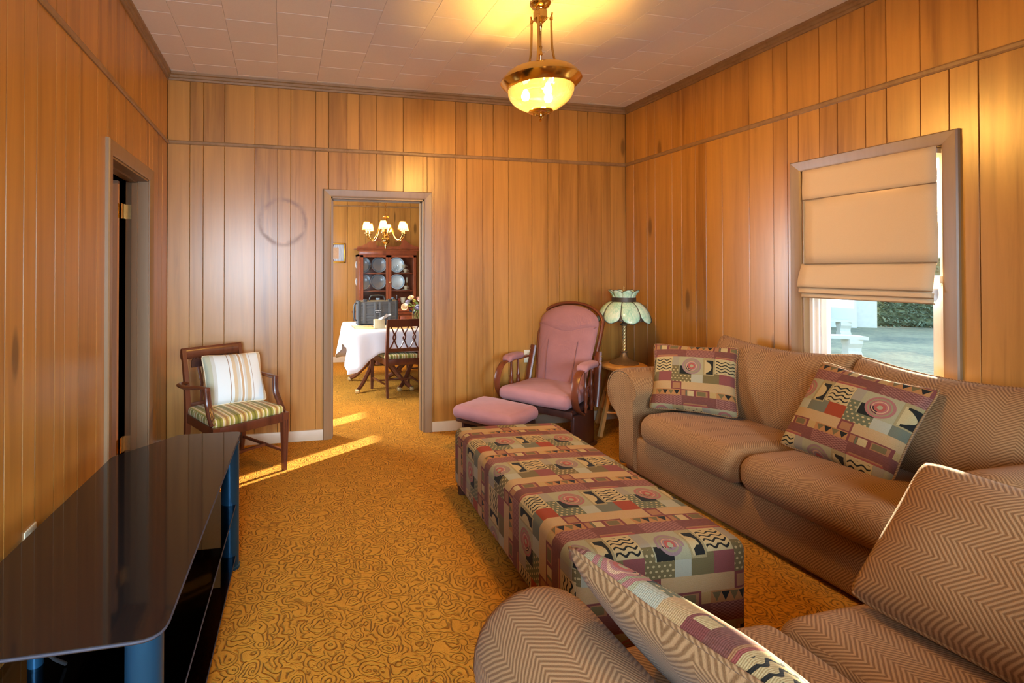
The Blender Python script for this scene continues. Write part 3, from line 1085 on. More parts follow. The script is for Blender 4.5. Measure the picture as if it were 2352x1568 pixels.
# ------------------------------------------------------------------ long sofa along the right wall
sofa = thing('sofa', 'long herringbone sofa with rolled arms under the window on the right wall', 'sofa', (3.70, 2.25, 0))
sofa_o = Vector((3.70, 2.25, 0))
def S(*p): return (p[0] - 3.70, p[1] - 2.25, p[2])
HB, HX = M['herring'], M['herring_x']
b = B(); b.T = Matrix.Translation(-sofa_o)
b.rbox((3.668, 2.25, 0.145), (0.40, 0.96, 0.125), 0.02, 2, (2, 4, 2)); b.build('base', HX, sofa)
def roll_arm(name, parent, off, cy, x0, x1, sgn, mat, r=0.165, zc=0.555, wbase=0.165, rot=None, welt=True):
    """rolled arm: section in (y, z), swept along x; sgn = side the roll hangs over"""
    sec = []
    a0 = radians(-35) if sgn > 0 else radians(215)
    inner = -sgn * (wbase * 0.5)
    outer = sgn * (wbase * 0.5)
    cyr = sgn * 0.055
    pts = [(inner, 0.03), (inner, zc - 0.03)]
    aa = 180 if sgn > 0 else 0
    n = 16
    for i in range(n + 1):
        a = radians(175 - (175 + 62) * i / n) if sgn > 0 else radians(5 + (175 + 62) * i / n)
        pts.append((cyr + r * cos(a), zc + r * sin(a)))
    pts += [(outer, zc - 0.22), (outer, 0.03)]
    xs = [x0, x0 + 0.010, x0 + 0.032, x0 + 0.075] + [x0 + 0.06 + (x1 - x0 - 0.06) * k / 6 for k in range(1, 7)]
    sc = [0.90, 0.955, 0.988, 1.0] + [1.0] * 6
    L = [0.0]
    for i in range(1, len(pts)):
        L.append(L[-1] + math.dist(pts[i], pts[i - 1]))
    P = [[(x, cy + cyr * 0.5 + (p[0] - cyr * 0.5) * k, 0.4 + (p[1] - 0.4) * k) for p in pts] for x, k in zip(xs, sc)]
    U = [[(l, x) for l in L] for x in xs]
    q = B(); q.T = Matrix.Translation(off) if rot is None else rot
    q.grid(P, U)
    c = [(x0, p[1], p[2]) for p in P[0]]
    q.add(c, [tuple(range(len(c)))], [[(p[1], p[2]) for p in c]])
    c = [(x1, p[1], p[2]) for p in P[-1]]
    q.add(c, [tuple(reversed(range(len(c))))], [[(p[1], p[2]) for p in reversed(c)]])
    o = q.build(name, mat, parent, smooth=50)
    if not welt:
        return o
    q = B(); q.T = Matrix.Translation(off) if rot is None else rot
    q.tube([(x0 + 0.004, p[1], p[2]) for p in P[1]][1:-2], 0.005, 6)
    q.build('welt', mat, o, smooth=80)
    return o
roll_arm('arm', sofa, -sofa_o, 3.17, 3.245, 4.07, 1, HB)
roll_arm('arm', sofa, -sofa_o, 1.33, 3.245, 4.07, -1, HB)
b = B(); b.T = Matrix.Translation(-sofa_o)
b.rbox((4.02, 2.25, 0.44), (0.055, 0.96, 0.40), 0.05, 3, (1, 4, 2)); b.build('back_frame', HX, sofa)
def seat_fn(amp, front):
    def f(o, u):
        ux, uy, uz = u
        e = max(0, 1 - ux * ux) ** 0.5 * max(0, 1 - uy * uy) ** 0.5
        if uz > 0: o.z += amp * e
        o.z += 0.004 * wob(o.x * 2, o.y * 2, 0, 5) * (1 if uz > 0 else 0)
        return o
    return f
for cy, hy in ((2.625, 0.378), (1.866, 0.378)):
    b = B(); b.T = Matrix.Translation(-sofa_o)
    b.rbox((3.552, cy, 0.368), (0.362, hy, 0.098), 0.085, 5, (6, 7, 1), seat_fn(0.018, 1))
    b.build('seat_cushion', HX, sofa, smooth=80)
for i, (cy, w, rx, rz, zc, xx) in enumerate(((2.628, 0.90, -16, -88, 0.685, 3.905), (1.77, 0.90, -16, -92, 0.675, 3.905))):
    q = bpy.data.objects.new('back_cushion', None); COL.objects.link(q); q.parent = sofa
    q.location = (xx - 3.70, cy - 2.25, zc); q.rotation_euler = (radians(rx), 0, radians(rz)); q.empty_display_size = .1
    make_pillow(q, w, 0.585, 0.165, HB, HB, HB, pull=0.05, sag=0.07, seed=i * 2.1 + 0.4, power=0.36, tb=0.05)

# ------------------------------------------------------------------ loveseat in front of the camera
lo = Vector((2.23, 0.75, 0))
love = thing('loveseat', 'herringbone loveseat with rolled arms whose arm and seat fill the near corner', 'sofa', lo)
# sections are written with the front at x0, so turn -x into +y
LR = Matrix.Translation(-lo) @ Matrix(((0, 1, 0, 0), (-1, 0, 0, 0), (0, 0, 1, 0), (0, 0, 0, 1)))
roll_arm('arm', love, None, 1.540, -1.150, -0.38, -1, HB, rot=LR, zc=0.505, welt=False)
roll_arm('arm', love, None, 2.905, -1.150, -0.38, 1, HB, rot=LR, zc=0.505, welt=False)
b = B(); b.T = Matrix.Translation(-lo)
b.rbox((2.23, 0.75, 0.15), (0.62, 0.38, 0.125), 0.02, 2, (3, 2, 2)); b.build('base', HB, love)
b = B(); b.T = Matrix.Translation(-lo)
b.rbox((2.23, 0.36, 0.42), (0.66, 0.05, 0.38), 0.05, 3, (3, 1, 2)); b.build('back_frame', HB, love)
for cx, hx in ((1.930, 0.298), (2.530, 0.298)):
    b = B(); b.T = Matrix.Translation(-lo)
    b.rbox((cx, 0.80, 0.36), (hx, 0.39, 0.095), 0.06, 5, (5, 6, 1), seat_fn(0.016, 1))
    b.build('seat_cushion', HB, love, smooth=80)

# loose back cushion that leans on the loveseat's far arm
def from_axes(c, ex, ez):
    ex = Vector(ex).normalized(); ez = Vector(ez); ez = (ez - ex * ez.dot(ex)).normalized()
    ey = ez.cross(ex)
    m = Matrix((ex, ey, ez)).transposed().to_4x4()
    m.translation = c
    return m
p = thing('back_cushion', 'large loose herringbone cushion leaning on the right arm of the loveseat', 'cushion')
p.matrix_world = from_axes((2.652, 0.845, 0.660), (0.03, -1, 0.0), (0.66, 0.0, 0.75))
make_pillow(p, 0.66, 0.475, 0.115, M['herring_x'], HB, HB, pull=0.045, seed=0.7, power=0.38, tb=0.10, pr=0.006)

# ------------------------------------------------------------------ tapestry throw pillows
def tap(label, w, h, t, loc=None, rot=None, mw=None, mat='tapestry', seed=0.0):
    p = thing('throw_pillow', label, 'pillow', loc or (0, 0, 0), rot or (0, 0, 0), 'tapestry throw pillows')
    if mw is not None:
        p.matrix_world = mw
    make_pillow(p, w, h, t, M[mat], HB, HB, pull=0.085, seed=seed, power=0.40, tb=t)
    return p
R = radians
tap('tapestry throw pillow in the sofa corner beside the far rolled arm', 0.52, 0.485, 0.085, (3.575, 2.925, 0.695), (R(-29), R(-3.4), R(-53)), mat='tapestry_a', seed=0.2)
tap('tilted tapestry throw pillow leaning between the two sofa back cushions below the window', 0.52, 0.52, 0.085, (3.640, 1.985, 0.685), (R(-31), R(4.5), R(-89)), mat='tapestry_b', seed=1.4)
e = Vector((-0.25, 0.97, 0.0)); dn = Vector((0.70, 0.18, -0.69))
tap('tapestry throw pillow lying back against the near rolled arm of the loveseat', 0.50, 0.50, 0.075,
    mw=from_axes(Vector((1.748, 0.862, 0.622)), e, -dn), mat='tapestry_c', seed=2.3)

# ------------------------------------------------------------------ tapestry bench ottoman
bo = Vector((2.278, 2.365, 0))
bench = thing('bench_ottoman', 'long low upholstered bench ottoman in geometric tapestry fabric', 'ottoman', bo, (0, 0, R(-3.0)))
b = B()
hx, hy, hz, zc = 0.352, 0.765, 0.18, 0.235
b.rbox((0, 0, zc), (hx, hy, hz), 0.045, 4, (6, 12, 2), lambda o, u: Vector((o.x, o.y, o.z + (0.012 * max(0, 1 - u[0] ** 2) ** .5 * max(0, 1 - u[1] ** 2) ** .5 if u[2] > 0 else 0))))
# fabric wraps continuously over the edges: flatten the uvs round the box
for k, f in enumerate(b.f):
    ps = [b.v[i] for i in f]
    c = sum(ps, Vector()) / len(ps)
    n = (ps[1] - ps[0]).cross(ps[2] - ps[0])
    ax = max(range(3), key=lambda q: abs(n[q]))
    uv = []
    for p in ps:
        if ax == 2: uv.append((p.x, p.y))
        elif ax == 0: uv.append((math.copysign(hx + (zc + hz - p.z), c.x), p.y))
        else: uv.append((p.x, math.copysign(hy + (zc + hz - p.z), c.y)))
    b.uv[k] = uv
body = b.build('body', M['tapestry'], bench, smooth=60)
for sx in (-1, 1):
    for sy in (-1, 1):
        q = B(); q.lathe([(0.016, 0), (0.024, 0.0), (0.03, 0.058), (0.0, 0.058)], 10, (sx * 0.31, sy * 0.72, 0))
        q.build('leg', M['espresso'], bench)

# ------------------------------------------------------------------ glass stand at the left
ts = thing('television_stand', 'black glass three-tier television stand with blue metal posts', 'stand', (0.40, 2.0, 0))
to = Vector((0.40, 2.0, 0))
def rounded(poly, r, n=5):
    out = []
    m = len(poly)
    for i in range(m):
        p, a, c = Vector(poly[i]), Vector(poly[i - 1]), Vector(poly[(i + 1) % m])
        rr = r[i] if isinstance(r, (list, tuple)) else r
        d1, d2 = (a - p).normalized(), (c - p).normalized()
        ang = d1.angle(d2)
        l = min(rr / math.tan(ang / 2), (a - p).length * 0.45, (c - p).length * 0.45)
        s, t = p + d1 * l, p + d2 * l
        for k in range(n + 1):
            u = k / n
            out.append(tuple((1 - u) ** 2 * s + 2 * u * (1 - u) * p + u * u * t))
    return out
tv = [(0.632, 1.238), (0.687, 2.722), (0.392, 2.730), (0.165, 2.470), (0.112, 1.440), (0.270, 1.243)]
def slab(name, z0, z1, mat, sc=1.0, dx=0.0):
    cx, cy = 0.40, 1.98
    pl = rounded([(cx + (x - cx) * sc + dx - to.x, cy + (y - cy) * sc - to.y) for x, y in tv], [0.06, 0.03, 0.02, 0.02, 0.02, 0.02])
    q = B(); q.prism(pl, z0, z1)
    o = q.build(name, mat, ts, smooth=30)
    q = B()
    q.tube([(x, y, (z0 + z1) / 2) for x, y in pl], (z1 - z0) / 2 * 0.7, 6, closed=True)
    q.build('polished_edge', M['glass_edge'], o, smooth=80)
    return o
slab('top', 0.592, 0.602, M['black_glass'])
slab('shelf', 0.300, 0.308, M['smoke'], 0.985)
slab('shelf', 0.058, 0.066, M['smoke'], 0.985)
for (x, y) in ((0.648, 2.585), (0.575, 1.325)):
    q = B(); q.lathe([(0.0, 0.0), (0.047, 0.0), (0.047, 0.012), (0.042, 0.014), (0.042, 0.588), (0.046, 0.590), (0.0, 0.5915)], 28, (x - to.x, y - to.y, 0))
    q.build('post', M['blue_metal'], ts)
for (x, y) in ((0.225, 2.34), (0.215, 1.645)):
    q = B(); q.lathe([(0.0, 0.0), (0.02, 0.0), (0.02, 0.5915), (0.0, 0.5915)], 20, (x - to.x, y - to.y, 0))
    q.build('rear_post', M['blue_metal'], ts)
part('back_panel', M['black'], ts, (0.208 - to.x, 0.222 - to.x, 1.665 - to.y, 2.32 - to.y, 0.07, 0.575))
q = B(); q.tube(spline([(0.30, 1.62, 0.3145), (0.29, 1.54, 0.40), (0.30, 1.49, 0.50), (0.34, 1.47, 0.583)]), 0.005, 6)
tag(q.build('power_cord', M['black'], None, smooth=80), 'thin black power cord rising from the middle shelf of the glass stand', 'cord')
q = B(); q.tube([(0.02, 1.60, 0.004), (0.05, 1.46, 0.26), (0.10, 1.40, 0.44), (0.16, 1.33, 0.54)], 0.0045, 6)
tag(q.build('antenna_lead', M['blue_metal'], None, smooth=80), 'straight pale lead propped behind the near end of the glass stand', 'cord')

# ------------------------------------------------------------------ armchair with striped seat
ac = thing('armchair', 'mahogany armchair with green and gold striped seat by the left wall corner', 'chair', (0.553, 3.810, 0), (0, 0, R(33.8)))
mh = M['mahogany']
def bx(x0, x1, y0, y1, z0, z1, name, mat, parent, bev=0.004):
    q = B(); q.rbox(((x0 + x1) / 2, (y0 + y1) / 2, (z0 + z1) / 2), (abs(x1 - x0) / 2, abs(y1 - y0) / 2, abs(z1 - z0) / 2), bev, 1)
    return q.build(name, mat, parent, smooth=40)
def taper_leg(q, p0, p1, a, c):
    """square leg from p0 (half size a) to p1 (half size c)"""
    V = []
    for p, s in ((p0, a), (p1, c)):
        V += [(p[0] + i * s, p[1] + j * s, p[2]) for i, j in ((-1, -1), (1, -1), (1, 1), (-1, 1))]
    return q.add(V, [(0, 1, 5, 4), (1, 2, 6, 5), (2, 3, 7, 6), (3, 0, 4, 7), (3, 2, 1, 0), (4, 5, 6, 7)])
fw, rw, fd, rd = 0.262, 0.222, -0.245, 0.235     # half widths, front and rear
for s in (-1, 1):
    q = B(); taper_leg(q, (s * fw, fd, 0.0), (s * fw, fd, 0.41), 0.014, 0.024)
    lg = q.build('leg', mh, ac, smooth=0)
    q = B()
    for k in (-1, 1):
        taper_leg(q, (s * fw + k * 0.006, fd - 0.0155, 0.06), (s * fw + k * 0.010, fd - 0.0235, 0.36), 0.0015, 0.002)
    q.build('flute', M['espresso'], lg, smooth=0)
    q = B()
    q.tube([(s * rw, rd + 0.05, 0.0), (s * rw, rd + 0.012, 0.22), (s * rw, rd, 0.42), (s * rw * 0.995, rd + 0.025, 0.62), (s * rw * 0.985, rd + 0.082, 0.845)], [0.02, 0.024, 0.026, 0.023, 0.02], 4)
    q.build('rear_leg', mh, ac, smooth=20)
    # arm: sweeps out from the back post, forward, down to the front of the seat frame
    q = B()
    q.tube(spline([(s * rw, rd + 0.025, 0.615), (s * (rw + 0.075), rd - 0.04, 0.625), (s * (fw + 0.045), 0.07, 0.625), (s * (fw + 0.012), -0.04, 0.638), (s * (fw - 0.002), -0.135, 0.640)], 5), 0.021, 8, flat=(1.1, 0.62, (0, 0, 1)))
    q.build('arm', mh, ac, smooth=60)
    q = B()
    q.tube(spline([(s * (fw - 0.002), -0.128, 0.648), (s * (fw - 0.006), -0.142, 0.54), (s * (fw + 0.0), -0.185, 0.47), (s * fw, -0.225, 0.415)], 5), 0.021, 8, flat=(0.75, 1.15, (1, 0, 0)))
    sp = q.build('arm_support', mh, ac, smooth=60)
    q = B()
    for k in (-0.008, 0.0, 0.008):
        q.tube(spline([(s * (fw - 0.002) + k, -0.153, 0.635), (s * (fw - 0.006) + k, -0.166, 0.54), (s * fw + k, -0.208, 0.47), (s * fw + k, -0.246, 0.425)], 4), 0.0022, 4)
    q.build('reed', mh, sp, smooth=60)
bx(-fw, fw, fd - 0.012, fd + 0.012, 0.345, 0.405, 'front_rail', mh, ac)
bx(-rw, rw, rd - 0.012, rd + 0.012, 0.345, 0.405, 'rear_rail', mh, ac)
for s in (-1, 1):
    q = B(); q.prism([(s * (fw - .012), fd), (s * (fw + .012), fd), (s * (rw + .012), rd), (s * (rw - .012), rd)], 0.345, 0.405); q.build('side_rail', mh, ac, smooth=0)
    q = B(); q.tube([(s * fw, fd + .01, 0.135), (s * rw, rd + 0.02, 0.135)], 0.012, 4); q.build('stretcher', mh, ac, smooth=0)
q = B(); q.tube([(-0.25, -0.03, 0.135), (0.25, -0.03, 0.135)], 0.012, 4); q.build('stretcher', mh, ac, smooth=0)
b = B()
b.rbox((0, -0.005, 0.424), (0.25, 0.235, 0.032), 0.028, 3, (8, 8, 1), lambda o, u: Vector((o.x * (1 + 0.09 * (-u[1])), o.y, o.z + (0.016 * (1 - u[0] ** 2) * (1 - u[1] ** 2) if u[2] > 0 else 0))))
b.build('seat', M['seat_stripe'], ac, smooth=80)
q = B()
q.tube([(-rw - 0.012, rd + 0.082, 0.815), (rw + 0.012, rd + 0.082, 0.815)], 0.036, 10, flat=(0.55, 1.15, (0, 0, 1)))
q.build('crest_rail', mh, ac, smooth=50)
pts = [(-0.17, 0.0), (-0.17, 0.045)]
for k in range(5):
    x = -0.136 + 0.068 * k
    pts += [(x - 0.034 + 0.01, 0.052), (x - 0.012, 0.07), (x, 0.058), (x + 0.012, 0.07)]
pts += [(0.17, 0.045), (0.17, 0.0)]
q = B(); q.prism(pts, -0.006, 0.006, lambda a, c, d: (a, rd + 0.055 + d + c * 0.2, 0.715 + c)); q.build('carved_splat', M['espresso'], ac, smooth=0)
for x in (-0.12, -0.04, 0.04, 0.12):
    q = B(); q.tube([(x, rd + 0.005, 0.45), (x * 0.9, rd + 0.02, 0.60), (x, rd + 0.055, 0.72)], 0.009, 6, flat=(1.4, 0.6, (0, 1, 0))); q.build('back_slat', mh, ac, smooth=60)
bx(-rw, rw, rd - 0.004, rd + 0.014, 0.44, 0.475, 'back_rail', mh, ac)
p = thing('throw_pillow', 'pale striped cotton throw pillow leaning on the mahogany armchair', 'pillow', (0.548, 3.945, 0.628), (R(-30), R(3.0), R(25)))
make_pillow(p, 0.44, 0.385, 0.075, M['pillow_stripe'], M['pillow_stripe'], M['cream'], pull=0.06, seed=3.0, power=0.42)

# ------------------------------------------------------------------ glider rocker and footrest
gl = thing('glider_rocker', 'mauve suede glider rocking chair with cherry wood frame in the far corner', 'chair', (3.055, 3.905, 0), (0, 0, R(-55)))
gw = M['glider']
b = B()
b.rbox((0, -0.03, 0.405), (0.285, 0.275, 0.056), 0.048, 4, (6, 6, 1), lambda o, u: Vector((o.x * (1 - 0.07 * u[1]), o.y, o.z + (0.022 * (1 - u[0] ** 2) * (1 - u[1] ** 2) if u[2] > 0 else 0) + 0.004 * wob(o.x, o.y, 0, 14))))
b.build('seat_cushion', M['mauve'], gl, smooth=80)
def egg(w0, w1, h, n=40, top=0.62):
    """outline: narrower straight foot (w0 half), round head (w1 half)"""
    out = []
    for i in range(n + 1):
        a = pi * i / n
        out.append((w1 * cos(a), h - w1 * top + w1 * top * sin(a)))
    k = 8
    L = [(-w1 + (w1 - w0) * (i / k) ** 1.3, (h - w1 * top) * (1 - i / k)) for i in range(1, k + 1)]
    Rr = [(-x, z) for x, z in reversed(L)]
    return out + L + [(-w0 + 2 * w0 * i / 6, -0.01) for i in range(1, 6)] + Rr
gb = T((0, 0.215, 0.41), (R(-19), 0, 0))
b = B(); b.T = gb; puff(b, egg(0.21, 0.268, 0.735), 0.070, 0.03, rings=9, power=0.55); b.build('back_cushion', M['mauve'], gl, smooth=80)
# head roll: upper lobe with a curved lower seam
hp = []
for i in range(29):
    a = pi * i / 28
    hp.append((0.263 * cos(a), 0.735 - 0.19 + 0.185 * sin(a)))
for i in range(1, 20):
    u = -1 + 2 * i / 20
    hp.append((0.263 * u, 0.545 - 0.105 * (1 - u * u)))
b = B(); b.T = gb; puff(b, hp, 0.088, 0.0, rings=8, power=0.5); b.build('head_pillow', M['mauve'], gl, smooth=80)
q = B(); q.T = gb
q.tube([(0.261 * (-1 + i / 12), -0.060 + 0.035 * ((-1 + i / 12) ** 2), 0.545 - 0.107 * (1 - (-1 + i / 12) ** 2)) for i in range(25)], 0.004, 5)
q.build('seam', M['mauve_dark'], gl, smooth=80)
for s in (-1, 1):
    q = B(); q.T = gb
    q.tube(spline([(s * 0.135, -0.056, 0.45), (s * 0.13, -0.068, 0.28), (s * 0.115, -0.058, 0.02)], 6), 0.004, 5)
    q.build('seam', M['mauve_dark'], gl, smooth=80)
# bent frame round the back
q = B(); q.T = gb
fr = egg(0.23, 0.288, 0.765)
k0 = 41 + 8
fr2 = list(reversed([fr[(41 + i)] for i in range(8)])) + list(reversed(fr[:41]))
right = [fr[-1 - i] for i in range(8)]
path = list(reversed(fr[41:49])) + list(reversed(fr[:41])) + list(reversed(fr[-8:]))
q.tube([(x, 0.030, z) for x, z in path], 0.02, 8, flat=(0.75, 1.2, (0, 1, 0)))
q.build('back_frame', gw, gl, smooth=60)
for x in (-0.15, 0.0, 0.15):
    q = B(); q.T = gb; q.tube([(x, 0.045, 0.0), (x, 0.045, 0.72)], 0.012, 6); q.build('back_slat', gw, gl, smooth=60)
for s in (-1, 1):
    # flat bent arm hoop from the seat front up, over and back to the upright
    q = B()
    hoop = spline([(s * 0.325, -0.10, 0.30), (s * 0.33, -0.205, 0.36), (s * 0.335, -0.255, 0.46), (s * 0.335, -0.235, 0.56), (s * 0.332, -0.165, 0.628), (s * 0.328, -0.06, 0.640), (s * 0.322, 0.13, 0.640), (s * 0.315, 0.235, 0.645)], 6)
    q.tube(hoop, 0.017, 8, flat=(0.55, 1.7, (1, 0, 0)))
    q.build('arm', gw, gl, smooth=60)
    b = B(); b.rbox((s * 0.33, 0.005, 0.668), (0.045, 0.125, 0.026), 0.024, 3, (2, 4, 1), lambda o, u: Vector((o.x, o.y, o.z - 0.02 * max(0, -u[1]) ** 3)))
    b.build('arm_pad', M['mauve'], gl, smooth=80)
    for y in (-0.035, 0.085):
        q = B()
        q.lathe([(0.011, 0.30), (0.013, 0.33), (0.02, 0.35), (0.013, 0.37), (0.017, 0.41), (0.02, 0.45), (0.012, 0.48), (0.018, 0.495), (0.012, 0.51), (0.010, 0.56), (0.009, 0.635)], 10, (s * 0.328, y, 0))
        q.build('spindle', gw, gl, smooth=60)
    q = B(); q.tube(spline([(s * 0.315, 0.20, 0.30), (s * 0.312, 0.255, 0.50), (s * 0.297, 0.315, 0.735)], 5), 0.021, 6, flat=(0.6, 1.3, (1, 0, 0))); up = q.build('upright', gw, gl, smooth=60)
    for z in (0.66, 0.70):
        q = B(); q.tube([(s * 0.300, 0.293 + (z - .66) * .3, z), (s * 0.330, 0.293 + (z - .66) * .3, z)], 0.006, 8)
        q.build('screw', M['brass_dull'], up, smooth=60)
    bx(s * 0.305 - 0.016, s * 0.305 + 0.016, -0.23, 0.165, 0.012, 0.305, 'base_panel', M['espresso'], gl, 0.008)
    bx(s * 0.305 - 0.028, s * 0.305 + 0.028, -0.27, 0.205, 0.0, 0.032, 'foot_rail', M['espresso'], gl, 0.014)
bx(-0.32, 0.32, -0.265, -0.235, 0.29, 0.345, 'front_rail', M['espresso'], gl, 0.01)
bx(-0.31, 0.31, -0.24, 0.24, 0.312, 0.345, 'seat_board', M['espresso'], gl, 0.006)
bx(-0.30, 0.30, -0.02, 0.02, 0.07, 0.12, 'base_rail', M['espresso'], gl, 0.006)

fo = thing('footrest', 'mauve suede glider footrest between the rocker and the tapestry bench', 'footrest', (2.500, 3.715, 0), (0, 0, R(-55)))
b = B()
b.rbox((0, 0, 0.322), (0.262, 0.225, 0.05), 0.046, 4, (6, 6, 1), lambda o, u: Vector((o.x, o.y, o.z + (0.026 * (1 - u[0] ** 2) * (1 - u[1] ** 2) if u[2] > 0 else 0) + 0.003 * wob(o.x, o.y, 0, 15))))
b.build('cushion', M['mauve'], fo, smooth=80)
bx(-0.24, 0.24, -0.19, 0.19, 0.245, 0.273, 'seat_board', M['espresso'], fo, 0.008)
for s in (-1, 1):
    bx(s * 0.20 - 0.012, s * 0.20 + 0.012, -0.15, 0.15, 0.03, 0.245, 'base_panel', M['espresso'], fo, 0.006)
    bx(s * 0.20 - 0.02, s * 0.20 + 0.02, -0.19, 0.19, 0.0, 0.035, 'foot_rail', M['espresso'], fo, 0.01)
bx(-0.19, 0.19, -0.012, 0.012, 0.05, 0.10, 'base_rail', M['espresso'], fo, 0.004)

# ------------------------------------------------------------------ stool and stained glass lamp
so = Vector((3.825, 3.975, 0))
st = thing('stool', 'round golden pine stool holding the stained glass lamp', 'stool', so)
q = B(); q.lathe([(0.0, 0.55), (0.165, 0.55), (0.188, 0.56), (0.194, 0.577), (0.186, 0.592), (0.168, 0.598), (0.0, 0.600)], 36); q.build('seat', M['pine'], st)
for k in range(4):
    a = radians(90 * k + 194)
    d = Vector((cos(a), sin(a), 0))
    q = B()
    pa, pb = d * 0.30, d * 0.125 + Vector((0, 0, 0.555))
    q.tube([pa, pb], [0.021, 0.019], 4)
    q.build('leg', M['pine'], st, smooth=20)
    a2 = a + pi / 2
    d2 = Vector((cos(a2), sin(a2), 0))
    for z in ((0.20, 0.36) if k % 2 == 0 else (0.15, 0.31)):
        f = 1 - z / 0.565
        r = 0.125 + 0.175 * f
        q = B(); q.tube([d * r + Vector((0, 0, z)), d2 * r + Vector((0, 0, z))], 0.010, 8); q.build('rung', M['pine'], st, smooth=60)
lp = thing('table_lamp', 'green stained glass table lamp with twisted brass stem on the pine stool', 'lamp', (so.x, so.y, 0.600), (0, 0, R(2)))
q = B()
q.lathe([(0.0, 0.0), (0.118, 0.0), (0.120, 0.006), (0.112, 0.014), (0.095, 0.020), (0.06, 0.036), (0.034, 0.056), (0.026, 0.075), (0.022, 0.095), (0.030, 0.10), (0.030, 0.108), (0.018, 0.114), (0.0, 0.114)], 40, rib=lambda a, i: 1 + (0.02 * cos(12 * a) if 1 <= i <= 5 else 0))
q.build('base', M['bronze'], lp)
q = B()
for k in range(3):
    P = []
    for i in range(41):
        z = 0.112 + 0.225 * i / 40
        a = 2 * pi * (k / 3 + 2.6 * i / 40)
        P.append((0.0075 * cos(a), 0.0075 * sin(a), z))
    q.tube(P, 0.0095, 8)
q.build('twisted_stem', M['brass_dull'], lp, smooth=80)
q = B(); q.lathe([(0.0, 0.330), (0.025, 0.332), (0.030, 0.340), (0.026, 0.35), (0.012, 0.36), (0.012, 0.60), (0.0, 0.60)], 20); q.build('socket', M['bronze'], lp)
def stained():
    m = Mat('green_stained_glass', 0.12, spec=0.6)
    n = m.noise(m.coord('Object', (1, 1, 0.25)), 42, 4, 0.6, 1.6)
    n2 = m.noise(m.coord('Object'), 9, 2)
    c = m.ramp(((n - 0.5) * 1.5 + (n2 - 0.5) * 0.9 + 0.5).sat(), [(0.0, (0.22, 0.52, 0.36)), (0.35, (0.42, 0.70, 0.52)), (0.65, (0.66, 0.82, 0.62)), (1.0, (0.78, 0.88, 0.78))])
    m.color(c)
    m.p.inputs['Subsurface Weight'].default_value = 0.15
    m.p.inputs['Subsurface Radius'].default_value = (0.02, 0.02, 0.02)
    return m.m
M['stained'] = stained()
sh = bpy.data.objects.new('shade', None); COL.objects.link(sh); sh.parent = lp; sh.empty_display_size = 0.05
NP = 8
prof = [(0.096, 0.545), (0.126, 0.538), (0.166, 0.505), (0.198, 0.455), (0.216, 0.405), (0.223, 0.365)]
def pr_at(t):
    f = t * (len(prof) - 1); i = min(int(f), len(prof) - 2); u = f - i
    return (prof[i][0] * (1 - u) + prof[i + 1][0] * u, prof[i][1] * (1 - u) + prof[i + 1][1] * u)
for k in range(NP):
    P = []
    a0 = 2 * pi * (k + 0.5) / NP
    for i in range(13):
        t = i / 12
        r, z = pr_at(t)
        row = []
        wdt = (pi / NP) * (1.0 if t < 0.62 else sqrt(max(0.0, 1 - ((t - 0.62) / 0.385) ** 2)) * 0.999 + 0.001)
        for j in range(9):
            c = -1 + 2 * j / 8
            bl = 1 + 0.035 * (1 - c * c)
            row.append((r * bl * cos(a0 + c * wdt), r * bl * sin(a0 + c * wdt), z))
        P.append(row)
    q = B(); q.grid(P); g = q.build('glass_panel', M['stained'], sh, smooth=80)
    md = g.modifiers.new('thickness', 'SOLIDIFY'); md.thickness = 0.003
    q = B()
    q.tube([P[i][0] for i in range(13)] + [P[12][j] for j in range(1, 8)] + [P[12 - i][8] for i in range(13)], 0.0032, 6)
    q.build('came', M['lead'], sh, smooth=80)
    # filigree web between the lobes
    a1 = a0 + pi / NP
    tr = [pr_at(0.66), pr_at(0.80), pr_at(0.90)]
    def at(t, off):
        r, z = pr_at(t)
        return (r * cos(a1 + off), r * sin(a1 + off), z)
    wd = lambda t: (pi / NP) * (1 - sqrt(max(0.0, 1 - ((t - 0.62) / 0.385) ** 2)))
    F = [[at(t, -wd(t)), at(t, 0), at(t, wd(t))] for t in (0.64, 0.72, 0.80, 0.86, 0.90)]
    q = B(); q.grid(F); g = q.build('filigree', M['lead'], sh, smooth=80)
    md = g.modifiers.new('thickness', 'SOLIDIFY'); md.thickness = 0.003
    # crown panels above the band
    P = []
    for i in range(9):
        t = i / 8
        r, z = 0.092 + 0.038 * t ** 1.6, 0.578 + 0.068 * t
        wdt = (pi / NP) * (1.0 if t < 0.5 else sqrt(max(0.0, 1 - ((t - 0.5) / 0.505) ** 2)) * 0.999 + 0.001)
        P.append([(r * cos(a0 + c * wdt), r * sin(a0 + c * wdt), z) for c in (-1, -.5, 0, .5, 1)])
    q = B(); q.grid(P); g = q.build('crown_panel', M['stained'], sh, smooth=80)
    md = g.modifiers.new('thickness', 'SOLIDIFY'); md.thickness = 0.003
    q = B(); q.tube([P[i][0] for i in range(9)] + P[8][1:4] + [P[8 - i][4] for i in range(9)], 0.0028, 6); q.build('came', M['lead'], sh, smooth=80)
q = B(); q.lathe([(0.095, 0.540), (0.100, 0.542), (0.100, 0.580), (0.095, 0.582), (0.092, 0.560), (0.095, 0.540)], 40); q.build('band', M['lead'], sh)
q = B(); q.lathe([(0.0, 0.590), (0.091, 0.590), (0.091, 0.594), (0.0, 0.596)], 24); q.build('cap', M['bronze'], sh)
q = B(); q.lathe([(0.0, 0.60), (0.012, 0.602), (0.012, 0.62), (0.006, 0.63), (0.012, 0.642), (0.005, 0.655), (0.008, 0.668), (0.0, 0.685)], 12); q.build('finial', M['brass_dull'], lp)

